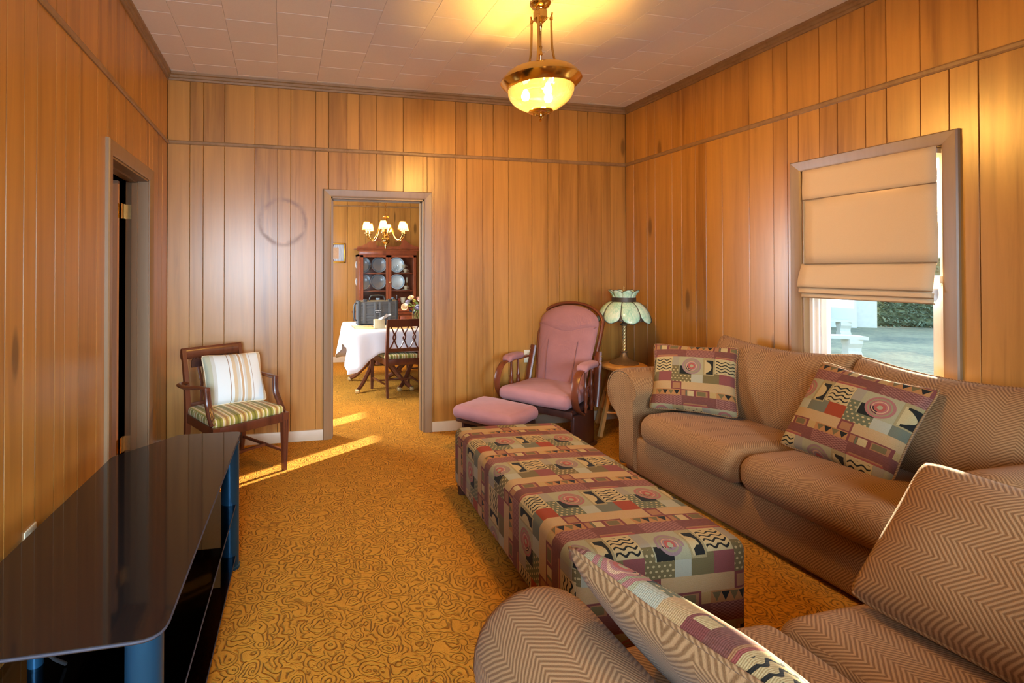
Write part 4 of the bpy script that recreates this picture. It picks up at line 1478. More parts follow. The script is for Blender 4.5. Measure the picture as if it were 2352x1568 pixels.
# outlets
def outlet(label, P, s0, s1, z0, z1):
    q = B()
    a, c = P(s0, -0.006, z0), P(s1, 0.0, z1)
    q.rbox(tuple((i + j) / 2 for i, j in zip(a, c)), tuple(abs(i - j) / 2 for i, j in zip(a, c)), 0.004, 2)
    o = tag(q.build('wall_outlet', M['ivory'], None), label, 'outlet')
    cs = (s0 + s1) / 2
    for f in (0.27, 0.73):
        z = z0 + (z1 - z0) * f
        q = B()
        for d in (-0.006, 0.006):
            a, c = P(cs + d - 0.0012, -0.0068, z - 0.006), P(cs + d + 0.0012, -0.005, z + 0.006)
            q.box(*[t for i, j in zip(a, c) for t in (min(i, j), max(i, j))])
        q.build('slot', M['slot'], o, smooth=0, kind='stuff')
        q = B()
        a, c = P(cs - 0.017, -0.0065, z - 0.014), P(cs + 0.017, -0.004, z + 0.014)
        q.rbox(tuple((i + j) / 2 for i, j in zip(a, c)), tuple(abs(i - j) / 2 for i, j in zip(a, c)), 0.002, 1)
        q.build('socket_face', M['ivory'], o)
    return o
outlet('ivory outlet plate on the far wall beside the glider rocker', far_P, 3.057, 3.132, 0.572, 0.688)
outlet('ivory outlet plate on the left wall just above the glass stand', left_P, 2.066, 2.156, 0.375, 0.490)

# ------------------------------------------------------------------ roman blind
bl = thing('roman_blind', 'tan linen roman blind drawn halfway down the window', 'blind', (W - 0.03, 2.26, 2.05))
def bp(x, y, z): return (x - (W - 0.03), y - 2.26, z - 2.05)
def panel(name, y0, y1, z0, z1, x0, x1, mat=M['blind'], bow=0.0, parent=bl):
    P, U = [], []
    for i in range(7):
        t = i / 6
        P.append([bp(x0 + (x1 - x0) * t - bow * sin(pi * t) + 0.002 * sin(9 * j / 12 + i), y0 + (y1 - y0) * j / 12, z0 + (z1 - z0) * t) for j in range(13)])
        U.append([(y0 + (y1 - y0) * j / 12, z0 + (z1 - z0) * t) for j in range(13)])
    q = B(); q.grid(P, U)
    o = q.build(name, mat, parent, smooth=60)
    md = o.modifiers.new('thickness', 'SOLIDIFY'); md.thickness = 0.004; md.offset = 1
    return o
ya, yb = 1.925, 2.602
xw = W - 0.022
panel('valance', ya, yb + 0.008, 1.861, 2.047, xw, xw)
panel('panel', ya + 0.002, yb - 0.004, 1.457, 1.863, xw + 0.008, xw + 0.006)
panel('panel', ya + 0.005, yb + 0.022, 1.312, 1.459, xw - 0.030, xw + 0.006, bow=0.004)
panel('fold', ya + 0.012, yb + 0.016, 1.277, 1.330, xw - 0.022, xw - 0.012)
panel('fold', ya + 0.010, yb + 0.006, 1.248, 1.300, xw - 0.012, xw - 0.004)
for z, x, y1 in ((1.861, xw - 0.003, yb + 0.006), (1.458, xw + 0.001, yb - 0.002), (1.312, xw - 0.033, yb + 0.02), (1.277, xw - 0.025, yb + 0.014), (1.249, xw - 0.015, yb + 0.004)):
    q = B(); q.tube([bp(x, ya + 0.002, z), bp(x, y1, z)], 0.0028, 6); q.build('hem', M['blind_fold'], bl, smooth=80)
panel('lining', ya + 0.012, yb + 0.004, 1.262, 1.325, xw + 0.006, xw + 0.022, mat=M['liner'], bow=-0.01)
q = B(); q.box(W - 0.008 - (W - .03), W + 0.03 - (W - .03), ya + 0.01 - 2.26, yb - 2.26, 2.015 - 2.05, 2.04 - 2.05); q.build('headrail', M['liner'], bl, smooth=0)
q = B(); q.tube(spline([bp(W + 0.012, ya - 0.006, 2.02), bp(W + 0.012, ya - 0.010, 1.75), bp(W + 0.010, ya - 0.004, 1.45), bp(W + 0.006, ya - 0.008, 1.40), bp(W + 0.004, ya - 0.002, 1.34)], 6), 0.0022, 5); q.build('cord', M['liner'], bl, smooth=80)
q = B(); q.rbox(bp(W + 0.0, ya - 0.010, 1.372), (0.008, 0.010, 0.018), 0.004, 2); q.build('cord_cleat', M['liner'], bl)

# ------------------------------------------------------------------ pendant light
pc = Vector((2.362, 2.735, 0))
pn = thing('pendant_light', 'brass pendant light with ribbed glass bowl hanging from the tiled ceiling', 'pendant', (pc.x, pc.y, H))
def z(v): return v - H
q = B(); q.lathe([(0.0, 0.0), (0.058, 0.0), (0.060, -0.012), (0.050, -0.028), (0.022, -0.040), (0.018, -0.050), (0.0, -0.050)], 32); q.build('canopy', M['brass'], pn)
q = B(); q.lathe([(0.0, z(2.942)), (0.032, z(2.940)), (0.040, z(2.930)), (0.040, z(2.890)), (0.034, z(2.882)), (0.022, z(2.870)), (0.0, z(2.868))], 28); hub = q.build('hub', M['brass'], pn)
for k in range(3):
    a = radians(-8 + 120 * k)
    d = Vector((cos(a), sin(a), 0))
    q = B(); q.tube(spline([d * 0.036 + vec(0, 0, z(2.90)), d * 0.055 + vec(0, 0, z(2.895)), d * 0.066 + vec(0, 0, z(2.905)), d * 0.072 + vec(0, 0, z(2.93))], 5), 0.0048, 8); q.build('hook', M['brass'], hub, smooth=80)
    q = B(); q.tube(spline([d * 0.066 + vec(0, 0, z(2.905)), d * 0.067 + vec(0, 0, z(2.80)), d * 0.074 + vec(0, 0, z(2.70)), d * 0.105 + vec(0, 0, z(2.60)), d * 0.158 + vec(0, 0, z(2.540))], 7), 0.0066, 8); rod = q.build('rod', M['brass'], pn, smooth=80)
    q = B(); q.lathe([(0.0, 0.0), (0.009, 0.002), (0.009, 0.018), (0.006, 0.024), (0.0, 0.025)], 10, tuple(d * 0.066 + vec(0, 0, z(2.885)))); q.build('knuckle', M['brass'], rod, smooth=60)
q = B(); q.lathe([(0.0, z(2.87)), (0.010, z(2.868)), (0.010, z(2.84)), (0.0065, z(2.835)), (0.0065, z(2.73)), (0.011, z(2.725)), (0.007, z(2.705)), (0.011, z(2.69)), (0.013, z(2.68)), (0.0065, z(2.67)), (0.0065, z(2.46)), (0.0, z(2.46))], 14); q.build('stem', M['brass'], pn)
q = B(); q.lathe([(0.176, z(2.572)), (0.192, z(2.573)), (0.206, z(2.560)), (0.228, z(2.532)), (0.2305, z(2.522)), (0.224, z(2.512)), (0.204, z(2.492)), (0.192, z(2.478)), (0.186, z(2.476)), (0.184, z(2.490)), (0.214, z(2.522)), (0.190, z(2.560)), (0.176, z(2.572))], 56)
q.build('rim', M['brass'], pn, smooth=45)
M['lid'] = glass_mat('frosted_cover_glass', (0.58, 0.54, 0.45), fres=1.3)  # unseen tinted disc, added to weaken the bulbs' light on the ceiling
q = B(); q.lathe([(0.008, z(2.500)), (0.19, z(2.497)), (0.19, z(2.500)), (0.008, z(2.503))], 40); q.build('glass_cover', M['lid'], pn)
bowl = [(0.187, z(2.482)), (0.184, z(2.455)), (0.172, z(2.425)), (0.150, z(2.398)), (0.120, z(2.375)), (0.085, z(2.358)), (0.062, z(2.350))]
def bowl_mat():
    m = bpy.data.materials.new('ribbed_clear_glass'); m.use_nodes = True
    nt = m.node_tree; nt.nodes.clear()
    out = nt.nodes.new('ShaderNodeOutputMaterial')
    tr = nt.nodes.new('ShaderNodeBsdfTransparent'); tr.inputs[0].default_value = (1.0, 0.90, 0.70, 1)
    tl = nt.nodes.new('ShaderNodeBsdfTranslucent'); tl.inputs[0].default_value = (0.95, 0.80, 0.52, 1)
    gl = nt.nodes.new('ShaderNodeBsdfGlossy'); gl.inputs['Roughness'].default_value = 0.08
    lw = nt.nodes.new('ShaderNodeLayerWeight'); lw.inputs[0].default_value = 0.35
    m1 = nt.nodes.new('ShaderNodeMixShader'); m1.inputs[0].default_value = 0.045
    m2 = nt.nodes.new('ShaderNodeMixShader')
    L = nt.links.new
    L(tr.outputs[0], m1.inputs[1]); L(tl.outputs[0], m1.inputs[2])
    L(lw.outputs['Facing'], m2.inputs[0]); L(m1.outputs[0], m2.inputs[1]); L(gl.outputs[0], m2.inputs[2])
    L(m2.outputs[0], out.inputs[0])
    return m
M['bowl'] = bowl_mat()
q = B(); q.lathe(bowl, 144, rib=lambda a, i: 1 + 0.016 * abs(sin(24 * a)) * (1 if 0 < i else 0.2)); q.build('glass_bowl', M['bowl'], pn, smooth=70)
q = B(); q.lathe([(0.066, z(2.354)), (0.070, z(2.346)), (0.062, z(2.338)), (0.044, z(2.334)), (0.040, z(2.340)), (0.044, z(2.346)), (0.066, z(2.354))], 32); q.build('bottom_ring', M['brass'], pn)
q = B(); q.lathe([(0.044, z(2.342)), (0.030, z(2.336)), (0.012, z(2.326)), (0.010, z(2.318)), (0.014, z(2.312)), (0.006, z(2.302)), (0.009, z(2.294)), (0.0, z(2.284))], 18); q.build('finial', M['brass'], pn)
for k in range(3):
    a = radians(30 + 120 * k)
    x, y = 0.085 * cos(a), 0.085 * sin(a)
    q = B(); q.lathe([(0.0, z(2.417)), (0.016, z(2.421)), (0.024, z(2.437)), (0.024, z(2.452)), (0.014, z(2.474)), (0.012, z(2.482)), (0.0, z(2.483))], 14, (x, y, 0)); bu = q.build('bulb', M['light_bulb'], pn, smooth=80)
    q = B(); q.tube([(x, y, z(2.478)), (x * 0.8, y * 0.8, z(2.490)), (0, 0, z(2.492))], 0.009, 8); q.build('socket_arm', M['brass'], pn, smooth=60)
    l = add_light('pendant_bulb', 'POINT', (x, y, z(2.444)), PENDANT_W, LAMP, shadow_soft_size=0.028); l.parent = pn

# ------------------------------------------------------------------ dining room: table, cloth, chairs
tb = thing('dining_table', 'mahogany pedestal dining table under the white cloth', 'table', (2.285, 6.24, 0))
q = B(); q.rbox((0, 0, 0.722), (0.61, 0.50, 0.012), 0.01, 2); q.build('tabletop', mh, tb)
for px in (-0.225, 0.27):
    q = B(); q.lathe([(0.0, 0.25), (0.055, 0.26), (0.06, 0.30), (0.04, 0.36), (0.05, 0.45), (0.06, 0.52), (0.035, 0.60), (0.06, 0.70), (0.10, 0.71), (0.0, 0.711)], 20, (px, 0, 0)); q.build('pedestal', mh, tb)
    for sx in (-1, 1):
        for sy in (-1, 1):
            d = Vector((sx * 0.68, sy * 0.73, 0))
            q = B(); q.tube(spline([vec(px, 0, 0.36) + d * 0.03, vec(px, 0, 0.33) + d * 0.12, vec(px, 0, 0.21) + d * 0.24, vec(px, 0, 0.09) + d * 0.37, vec(px, 0, 0.032) + d * 0.47], 5), [0.036 - 0.0007 * i for i in range(21)], 6, flat=(0.8, 1.15, (0, 0, 1)))
            lg = q.build('leg', mh, tb, smooth=50)
            q = B(); q.rbox(tuple(vec(px, 0, 0.024) + d * 0.475), (0.024, 0.026, 0.022), 0.01, 2); q.build('toe_cap', M['brass_dull'], lg)
# tablecloth: top plus a folded drop that hangs lower at the corners
cx, cy, hx, hy, zt = 2.285, 6.24, 0.618, 0.505, 0.741
N = 168
def peri(i):
    t = i / N * 4
    k, f = int(t) % 4, t - int(t)
    c = [(-1, -1), (1, -1), (1, 1), (-1, 1)]
    a, e = c[k], c[(k + 1) % 4]
    return (a[0] + (e[0] - a[0]) * f, a[1] + (e[1] - a[1]) * f)
rows = []
for s in (0.02, 0.4, 0.75, 0.97):
    rows.append([(cx + u * hx * s, cy + v * hy * s, zt) for u, v in (peri(i) for i in range(N))])
rows.append([(cx + u * hx, cy + v * hy, zt - 0.003) for u, v in (peri(i) for i in range(N))])
for k in range(1, 9):
    f = k / 8
    row = []
    for i in range(N):
        u, v = peri(i)
        m = min(abs(u), abs(v))
        corner = max(0.0, (m - 0.50) / 0.50) if u < 0 else 0.0
        drop = 0.25 + 0.225 * corner ** 1.15
        ox, oy = (u if abs(u) > 0.999 else 0), (v if abs(v) > 0.999 else 0)
        l = math.hypot(ox, oy) or 1
        fold = 0.030 * sin(i * 2 * pi / 9.0) * (0.25 + corner) * f
        out = (0.012 + 0.05 * f * (0.35 + 1.0 * corner) + fold)
        row.append((cx + u * hx + out * ox / l * (1.35 if ox and oy else 1), cy + v * hy + out * oy / l * (1.35 if ox and oy else 1), zt - 0.003 - drop * f))
    rows.append(row)
q = B(); q.grid([list(r) for r in rows], wrap=True)
o = q.build('tablecloth', M['cloth'], None, smooth=70)
md = o.modifiers.new('thickness', 'SOLIDIFY'); md.thickness = 0.002; md.offset = 1
tag(o, 'white tablecloth hanging in pointed folds over the dining table', 'tablecloth')

def dining_chair(label, loc, rz):
    c = thing('dining_chair', label, 'chair', loc, (0, 0, rz), 'mahogany dining chairs')
    fw, rw, fd, rd = 0.232, 0.197, -0.24, 0.235
    for s in (-1, 1):
        q = B(); taper_leg(q, (s * fw, fd, 0), (s * fw, fd, 0.42), 0.014, 0.021); q.build('leg', mh, c, smooth=0)
        q = B(); q.tube([(s * rw, rd + 0.035, 0), (s * rw, rd + 0.006, 0.22), (s * rw, rd, 0.45), (s * rw, rd + 0.03, 0.66), (s * rw, rd + 0.065, 0.865)], [0.018, 0.021, 0.024, 0.022, 0.021], 4); q.build('rear_leg', mh, c, smooth=20)
        q = B(); q.prism([(s * (fw - .011), fd), (s * (fw + .011), fd), (s * (rw + .011), rd), (s * (rw - .011), rd)], 0.36, 0.425); q.build('side_rail', mh, c, smooth=0)
        q = B(); q.tube([(s * fw, fd, 0.14), (s * rw, rd + 0.015, 0.14)], 0.011, 4); q.build('stretcher', mh, c, smooth=0)
    q = B(); q.tube([(-0.217, -0.02, 0.14), (0.217, -0.02, 0.14)], 0.011, 4); q.build('stretcher', mh, c, smooth=0)
    bx(-fw, fw, fd - 0.011, fd + 0.011, 0.36, 0.425, 'front_rail', mh, c)
    bx(-rw, rw, rd - 0.011, rd + 0.011, 0.355, 0.425, 'rear_rail', mh, c)
    b = B(); b.rbox((0, -0.005, 0.440), (0.215, 0.225, 0.026), 0.022, 3, (5, 5, 1), lambda o, u: Vector((o.x * (1 - 0.08 * u[1]), o.y, o.z + (0.014 * (1 - u[0] ** 2) * (1 - u[1] ** 2) if u[2] > 0 else 0))))
    b.build('seat', M['seat_stripe'], c, smooth=80)
    yb = lambda z: rd + 0.004 + max(0, z - 0.45) * 0.155
    q = B(); q.prism([(-rw - .012, 0.79), (rw + .012, 0.79), (rw + .012, 0.875), (-rw - .012, 0.875)], -0.011, 0.011, lambda a, z, d: (a, yb(z) + d, z)); q.build('crest_rail', mh, c, smooth=0)
    q = B(); q.prism([(-rw, 0.505), (rw, 0.505), (rw, 0.545), (-rw, 0.545)], -0.009, 0.009, lambda a, z, d: (a, yb(z) + d, z)); q.build('lower_rail', mh, c, smooth=0)
    for x in (-0.117, 0.0, 0.117):
        q = B()
        for s in (-1, 1):
            q.tube(spline([(x + s * 0.052, yb(.80), 0.80), (x + s * 0.030, yb(.765), 0.765), (x + s * 0.012, yb(.725), 0.725), (x + s * 0.004, yb(.70), 0.70), (x + s * 0.013, yb(.685), 0.685), (x + s * 0.013, yb(.655), 0.655), (x + s * 0.004, yb(.64), 0.64), (x + s * 0.012, yb(.615), 0.615), (x + s * 0.030, yb(.575), 0.575), (x + s * 0.052, yb(.54), 0.54)], 3), 0.0078, 5, flat=(1.0, 1.2, (0, 1, 0)))
        q.build('splat', mh, c, smooth=60)
    return c
dining_chair('mahogany dining chair with oval splats seen from behind at the near side of the table', (2.195, 5.868, 0), R(180 + 6))
dining_chair('mahogany dining chair at the far side of the table, only its legs in view', (2.73, 6.735, 0), R(-90))

# ------------------------------------------------------------------ on the table
eq = thing('equipment_case', 'dark grey ribbed equipment case standing on the dining table', 'case', (2.043, 6.33, 0.7445), (0, 0, R(1.5)))
cs = M['case']
w2, d2, h2 = 0.252, 0.085, 0.300
b = B(); b.rbox((0, 0, h2 / 2 + 0.004), (w2, d2, h2 / 2 - 0.004), 0.022, 3); b.build('shell', cs, eq)
for zz in (0.055, 0.09, 0.125, 0.215, 0.25):
    bx(-w2 + 0.02, w2 - 0.02, -d2 - 0.005, -d2 + 0.004, zz, zz + 0.018, 'rib', cs, eq, 0.003)
for xx in (-0.17, -0.03, 0.03, 0.15):
    bx(xx - 0.02, xx + 0.02, -d2 - 0.0065, -d2 + 0.004, 0.025, 0.28, 'rib', cs, eq, 0.003)
for xx in (-0.235, 0.235):
    bx(xx - 0.016, xx + 0.016, -d2 - 0.010, d2 + 0.008, 0.0, 0.30, 'corner_bumper', M['black'], eq, 0.006)
q = B(); q.tube(spline([(-0.10, -0.03, 0.295), (-0.088, -0.03, 0.34), (-0.06, -0.03, 0.358), (0.06, -0.03, 0.358), (0.088, -0.03, 0.34), (0.10, -0.03, 0.295)], 4), 0.011, 8); q.build('handle', M['black'], eq, smooth=80)
for s in (-1, 1):
    bx(s * 0.155 - 0.022, s * 0.155 + 0.022, -d2 - 0.004, -0.01, 0.292, 0.318, 'latch', M['black'], eq, 0.004)
q = B(); q.tube(spline([(-w2 + 0.01, -0.03, 0.06), (-w2 - 0.035, -0.03, 0.075), (-w2 - 0.035, -0.03, 0.25), (-w2 + 0.01, -0.03, 0.265)], 5), 0.011, 8); q.build('handle', M['black'], eq, smooth=80)
lbx = bx(-0.042, 0.040, -d2 - 0.0082, -d2 - 0.005, 0.146, 0.192, 'label_plate', M['black'], eq, 0.002)
def text(body, size, loc, rot, mat, parent, name='lettering', shear=0.0):
    cu = bpy.data.curves.new(name, 'FONT')
    cu.body = body; cu.size = size; cu.align_x = 'CENTER'; cu.shear = shear; cu.extrude = 0.0006; cu.offset = size * 0.012
    o = bpy.data.objects.new(name, cu); COL.objects.link(o)
    me = bpy.data.meshes.new_from_object(o.evaluated_get(bpy.context.evaluated_depsgraph_get()))
    bpy.data.objects.remove(o)
    o = bpy.data.objects.new(name, me); COL.objects.link(o)
    o.location = loc; o.rotation_euler = rot; o.parent = parent
    me.materials.clear(); me.materials.append(mat)
    return o
M['white_ink'] = plain('white_ink', (0.85, 0.85, 0.88), 0.5)
text('APACHE', 0.021, (-0.001, -d2 - 0.0090, 0.171), (pi / 2, 0, 0), M['white_ink'], lbx, shear=0.25)
bx(-0.030, 0.030, -d2 - 0.0092, -d2 - 0.008, 0.153, 0.159, 'lettering', M['white_ink'], lbx, 0.0003)

tx = thing('tissue_box', 'tan tissue box with a white tissue on the dining table', 'box', (1.995, 5.905, 0.743), (0, 0, R(-4)))
b = B(); b.rbox((0, 0, 0.05), (0.062, 0.058, 0.05), 0.003, 1); b.build('carton', M['tan_paper'], tx)
P = [[(-0.03 + 0.07 * j / 5 + 0.10 * i / 6, -0.01 + 0.02 * sin(j * 1.3 + i * .7), 0.099 + 0.068 * i / 6 - 0.02 * abs(j / 5 - .5) + 0.006 * sin(j * 2 + i)) for j in range(6)] for i in range(7)]
q = B(); q.grid(P); o = q.build('tissue', M['paper'], tx, smooth=60); md = o.modifiers.new('thickness', 'SOLIDIFY'); md.thickness = 0.0015
for i, (x, y, w, l, lab) in enumerate(((1.835, 6.03, 0.13, 0.20, 'brown bordered placemat at the left end of the dining table'), (2.26, 5.89, 0.155, 0.115, 'brown bordered placemat behind the dining chair back'))):
    pm = thing('placemat', lab, 'placemat', (x, y, 0.7425), group='brown bordered placemats')
    b = B(); b.rbox((0, 0, 0.0012), (w, l, 0.0012), 0.001, 1); b.build('border', M['blind_fold'], pm)
    b = B(); b.rbox((0, 0, 0.0026), (w - 0.012, l - 0.012, 0.0006), 0.0005, 1); b.build('field', M['tan_paper'], pm)
    b = B(); b.rbox((0, 0, 0.0035), (w * 0.5, l * 0.35, 0.0005), 0.0004, 1); b.build('medallion', M['blind'], pm)

fv = thing('flower_vase', 'bouquet of cream and lilac silk flowers in a glass vase on the dining table', 'flowers', (2.475, 6.02, 0.7445))
q = B(); q.lathe([(0.0, 0.0), (0.04, 0.0), (0.045, 0.02), (0.05, 0.12), (0.046, 0.19), (0.043, 0.19), (0.047, 0.12), (0.042, 0.02), (0.0, 0.012)], 20); vz = q.build('vase', M['clear'], fv)
q = B()
for k in range(10):
    for s in (-1, 1):
        q.tube([(0.051 * cos(2 * pi * k / 10 + s * 0.16 * i), 0.051 * sin(2 * pi * k / 10 + s * 0.16 * i), 0.01 + 0.17 * i / 8) for i in range(9)], 0.0014, 4)
q.build('wire_cage', M['brass_dull'], vz, smooth=60, kind='stuff')
q = B()
for k in range(9):
    a = k * 2.4
    q.tube([(0.015 * cos(a), 0.015 * sin(a), 0.02), (0.03 * cos(a), 0.03 * sin(a), 0.2), (0.07 * cos(a), 0.07 * sin(a), 0.27)], 0.002, 4)
q.build('stems', M['green_leaf'], fv, smooth=60, kind='stuff')
def rose(c, r, mat, tilt):
    q = B(); q.T = Matrix.Translation(c) @ Euler(tilt).to_matrix().to_4x4()
    for ring, (n, rr, op) in enumerate(((3, 0.35, 0.2), (4, 0.65, 0.5), (5, 1.0, 0.9))):
        for k in range(n):
            a0 = 2 * pi * k / n + ring
            P = []
            for i in range(4):
                t = i / 3
                P.append([(r * rr * (0.25 + 0.75 * t ** 0.6) * cos(a0 + s * 0.75), r * rr * (0.25 + 0.75 * t ** 0.6) * sin(a0 + s * 0.75), r * (1.25 * t - 0.5 * op * t * t * rr) - r * .4) for s in (-1, -.33, .33, 1)])
            q.grid(P)
    return q.build('flower', mat, fv, smooth=80, fix=False)
for c, r, m, t in (((-0.155, -0.05, 0.232), 0.046, 'petal_cream', (0.9, -0.9, 0)), ((0.03, -0.05, 0.315), 0.05, 'petal_pink', (0.5, 0.2, 0)), ((-0.075, -0.03, 0.335), 0.042, 'cream', (0.4, -0.3, 0)), ((0.0, -0.075, 0.245), 0.05, 'petal_lilac', (2.6, 0, 0)), ((0.12, -0.03, 0.285), 0.04, 'petal_cream', (0.6, 0.8, 0)), ((0.09, 0.04, 0.32), 0.045, 'petal_pink', (0.1, 0.3, 0)), ((-0.09, 0.05, 0.28), 0.042, 'petal_lilac', (-.3, -.5, 0))):
    rose(c, r, M[m], t)
random.seed(3)
for k in range(16):
    a = random.uniform(0, 2 * pi); rr = random.uniform(0.06, 0.145); zz = random.uniform(0.20, 0.31)
    d = Vector((cos(a), sin(a), random.uniform(-.2, .5))).normalized(); sd = d.cross(Vector((0, 0, 1))).normalized()
    c = Vector((rr * cos(a) * .8, rr * sin(a) * .8, zz)); l, w = 0.05, 0.018
    q = B(); q.add([c - d * l, c + sd * w, c + d * l, c - sd * w, c + Vector((0, 0, .006)), c - Vector((0, 0, .004))], [(0, 1, 4), (1, 2, 4), (2, 3, 4), (3, 0, 4), (1, 0, 5), (2, 1, 5), (3, 2, 5), (0, 3, 5)])
    q.build('leaf', M['green_leaf'], fv, smooth=0)
for x, y, zz in ((-0.085, -0.075, 0.185), (-0.055, -0.08, 0.17), (-0.10, -0.07, 0.20), (0.085, -0.06, 0.195), (0.10, -0.06, 0.165), (0.075, -0.065, 0.15)):
    q = B(); q.lathe([(0.0, -0.014), (0.010, -0.010), (0.014, 0.0), (0.010, 0.010), (0.0, 0.014)], 10, (x, y, zz)); q.build('berry', M['berry'], fv)

# ------------------------------------------------------------------ china cabinet
cb = thing('china_cabinet', 'cherry china cabinet with swan neck top and glazed doors on the dining wall', 'cabinet', (2.44, 7.70, 0))
ch = M['cherry']
L_, R_, F_, BK = -0.440, 0.440, -0.15, 0.238          # local x and y
bx(L_ - 0.04, R_ + 0.04, F_ - 0.09, BK, 0.05, 0.76, 'base_cabinet', ch, cb, 0.006)
bx(L_ - 0.06, R_ + 0.06, F_ - 0.11, BK, 0.76, 0.79, 'counter', ch, cb, 0.006)
for s in (-1, 1):
    bx(s * 0.44 - 0.03, s * 0.44 + 0.03, F_ - 0.085, BK - 0.02, 0.0, 0.06, 'foot', ch, cb, 0.01)
for i in range(3):
    x0 = -0.45 + 0.305 * i
    dr = bx(x0, x0 + 0.285, F_ - 0.104, F_ - 0.088, 0.60, 0.735, 'drawer', ch, cb, 0.004)
    q = B(); q.lathe([(0, 0), (0.012, 0.004), (0.014, 0.012), (0.0, 0.02)], 12); q.T = None
    for p in range(len(q.v)): q.v[p] = Vector((q.v[p].x + x0 + 0.143, F_ - 0.104 - q.v[p].z, q.v[p].y + 0.665))
    q.build('knob', M['brass_dull'], dr)
bx(L_, L_ + 0.022, F_, BK, 0.79, 1.66, 'side_panel', ch, cb)
bx(R_ - 0.022, R_, F_, BK, 0.79, 1.66, 'side_panel', ch, cb)
bx(L_ + .02, R_ - .02, BK - 0.012, BK, 0.79, 1.66, 'back_panel', ch, cb)
bx(L_, R_, F_, BK, 1.625, 1.66, 'top_panel', ch, cb)
bx(L_, R_, F_ - 0.006, F_ + 0.02, 1.648, 1.715, 'frieze', ch, cb)
for zz in (1.115, 1.377):
    bx(L_ + .022, R_ - .022, F_ + 0.03, BK - 0.012, zz - 0.014, zz, 'shelf', ch, cb, 0.003)
q = B(); q.prism([(0, 0), (0.012, 0.004), (0.022, 0.022), (0.040, 0.030), (0.046, 0.042), (0.0, 0.042)], L_ - 0.035, R_ + 0.035, lambda d, zz, x: (x, F_ - d, 1.708 + zz)); q.build('cornice', ch, cb, smooth=0)
bx(L_ - 0.03, R_ + 0.03, F_ - 0.02, BK, 1.735, 1.752, 'cornice_board', ch, cb)
for s in (-1, 1):
    top = [(0.475, 1.752), (0.47, 1.768), (0.40, 1.785), (0.33, 1.815), (0.27, 1.862), (0.22, 1.895), (0.165, 1.902), (0.12, 1.885), (0.11, 1.855), (0.13, 1.845), (0.15, 1.86), (0.175, 1.862), (0.20, 1.835), (0.19, 1.80), (0.14, 1.775), (0.05, 1.772), (0.0, 1.775), (0.0, 1.752)]
    q = B(); q.prism([(s * a, c) for a, c in top], F_ - 0.03, F_ - 0.008, lambda a, c, d: (a, d, c)); q.build('pediment', ch, cb, smooth=0)
    # glazed door
    xa, xb = (L_ + 0.018, -0.003) if s < 0 else (0.003, R_ - 0.018)
    q = B()
    for (a, c, d, e_) in ((xa, xa + 0.040, 0.80, 1.645), (xb - 0.036, xb, 0.80, 1.645), (xa, xb, 1.615, 1.645), (xa, xb, 0.80, 0.84)):
        q.box(a, c, F_ - 0.024, F_ - 0.002, d, e_)
    dr = q.build('door', ch, cb, smooth=0)
    q = B(); q.box(xa + 0.036, xb - 0.034, F_ - 0.012, F_ - 0.009, 0.835, 1.62); q.build('pane', M['clear'], dr, smooth=0)
q = B(); q.lathe([(0, 0), (0.010, 0.003), (0.012, 0.012), (0.0, 0.018)], 12)
for p in range(len(q.v)): q.v[p] = Vector((q.v[p].x + 0.02, F_ - 0.024 - q.v[p].z, q.v[p].y + 1.24))
q.build('knob', M['brass_dull'], cb)

# china, each piece a thing of its own
CX, CY = 2.44, 7.70
shelf_name = {1.377: 'upper', 1.115: 'middle', 0.790: 'bottom'}
def plate(x, zz, lab):
    p = thing('plate', lab, 'plate', (CX + x, CY + 0.165, zz + 0.0045), (R(-80), 0, 0), 'blue rimmed plates in the china cabinet')
    q = B(); q.T = Matrix.Translation((0, 0, 0)) @ Euler((0, 0, 0)).to_matrix().to_4x4()
    r = 0.121
    m = Euler((R(90 - 0), 0, 0)).to_matrix().to_4x4()
    prof = [(0.0, 0.008), (0.070, 0.008), (0.082, 0.014), (r, 0.022), (r, 0.025), (0.080, 0.018), (0.068, 0.012), (0.0, 0.012)]
    # plate stands on its rim, face towards -y
    q.T = Matrix(((1, 0, 0, 0), (0, 1, 0, 0), (0, 0, 1, 0), (0, 0, 0, 1)))
    q.lathe(prof, 32)
    for i in range(len(q.v)):
        v = q.v[i]; q.v[i] = Vector((v.x, -v.z, v.y + r))
    q.build('dish', M['china'], p)
    q = B(); q.lathe([(0.096, 0.0212), (0.112, 0.0244), (0.112, 0.0250), (0.096, 0.0218), (0.096, 0.0212)], 32)
    for i in range(len(q.v)):
        v = q.v[i]; q.v[i] = Vector((v.x, -v.z - 0.0005, v.y + r))
    q.build('rim_band', M['china_blue'], p)
    p.rotation_euler = (R(-8), 0, 0)
    return p
for zz, xs in ((1.377, ((-0.335, 'behind the left glass door'), (-0.085, 'beside the middle stile'), (0.200, 'behind the right glass door'))), (1.115, ((-0.335, 'behind the left glass door'), (-0.095, 'beside the middle stile'), (0.205, 'behind the right glass door')))):
    for x, w in xs:
        plate(x, zz, 'blue rimmed plate on the %s cabinet shelf %s' % (shelf_name[zz], w))
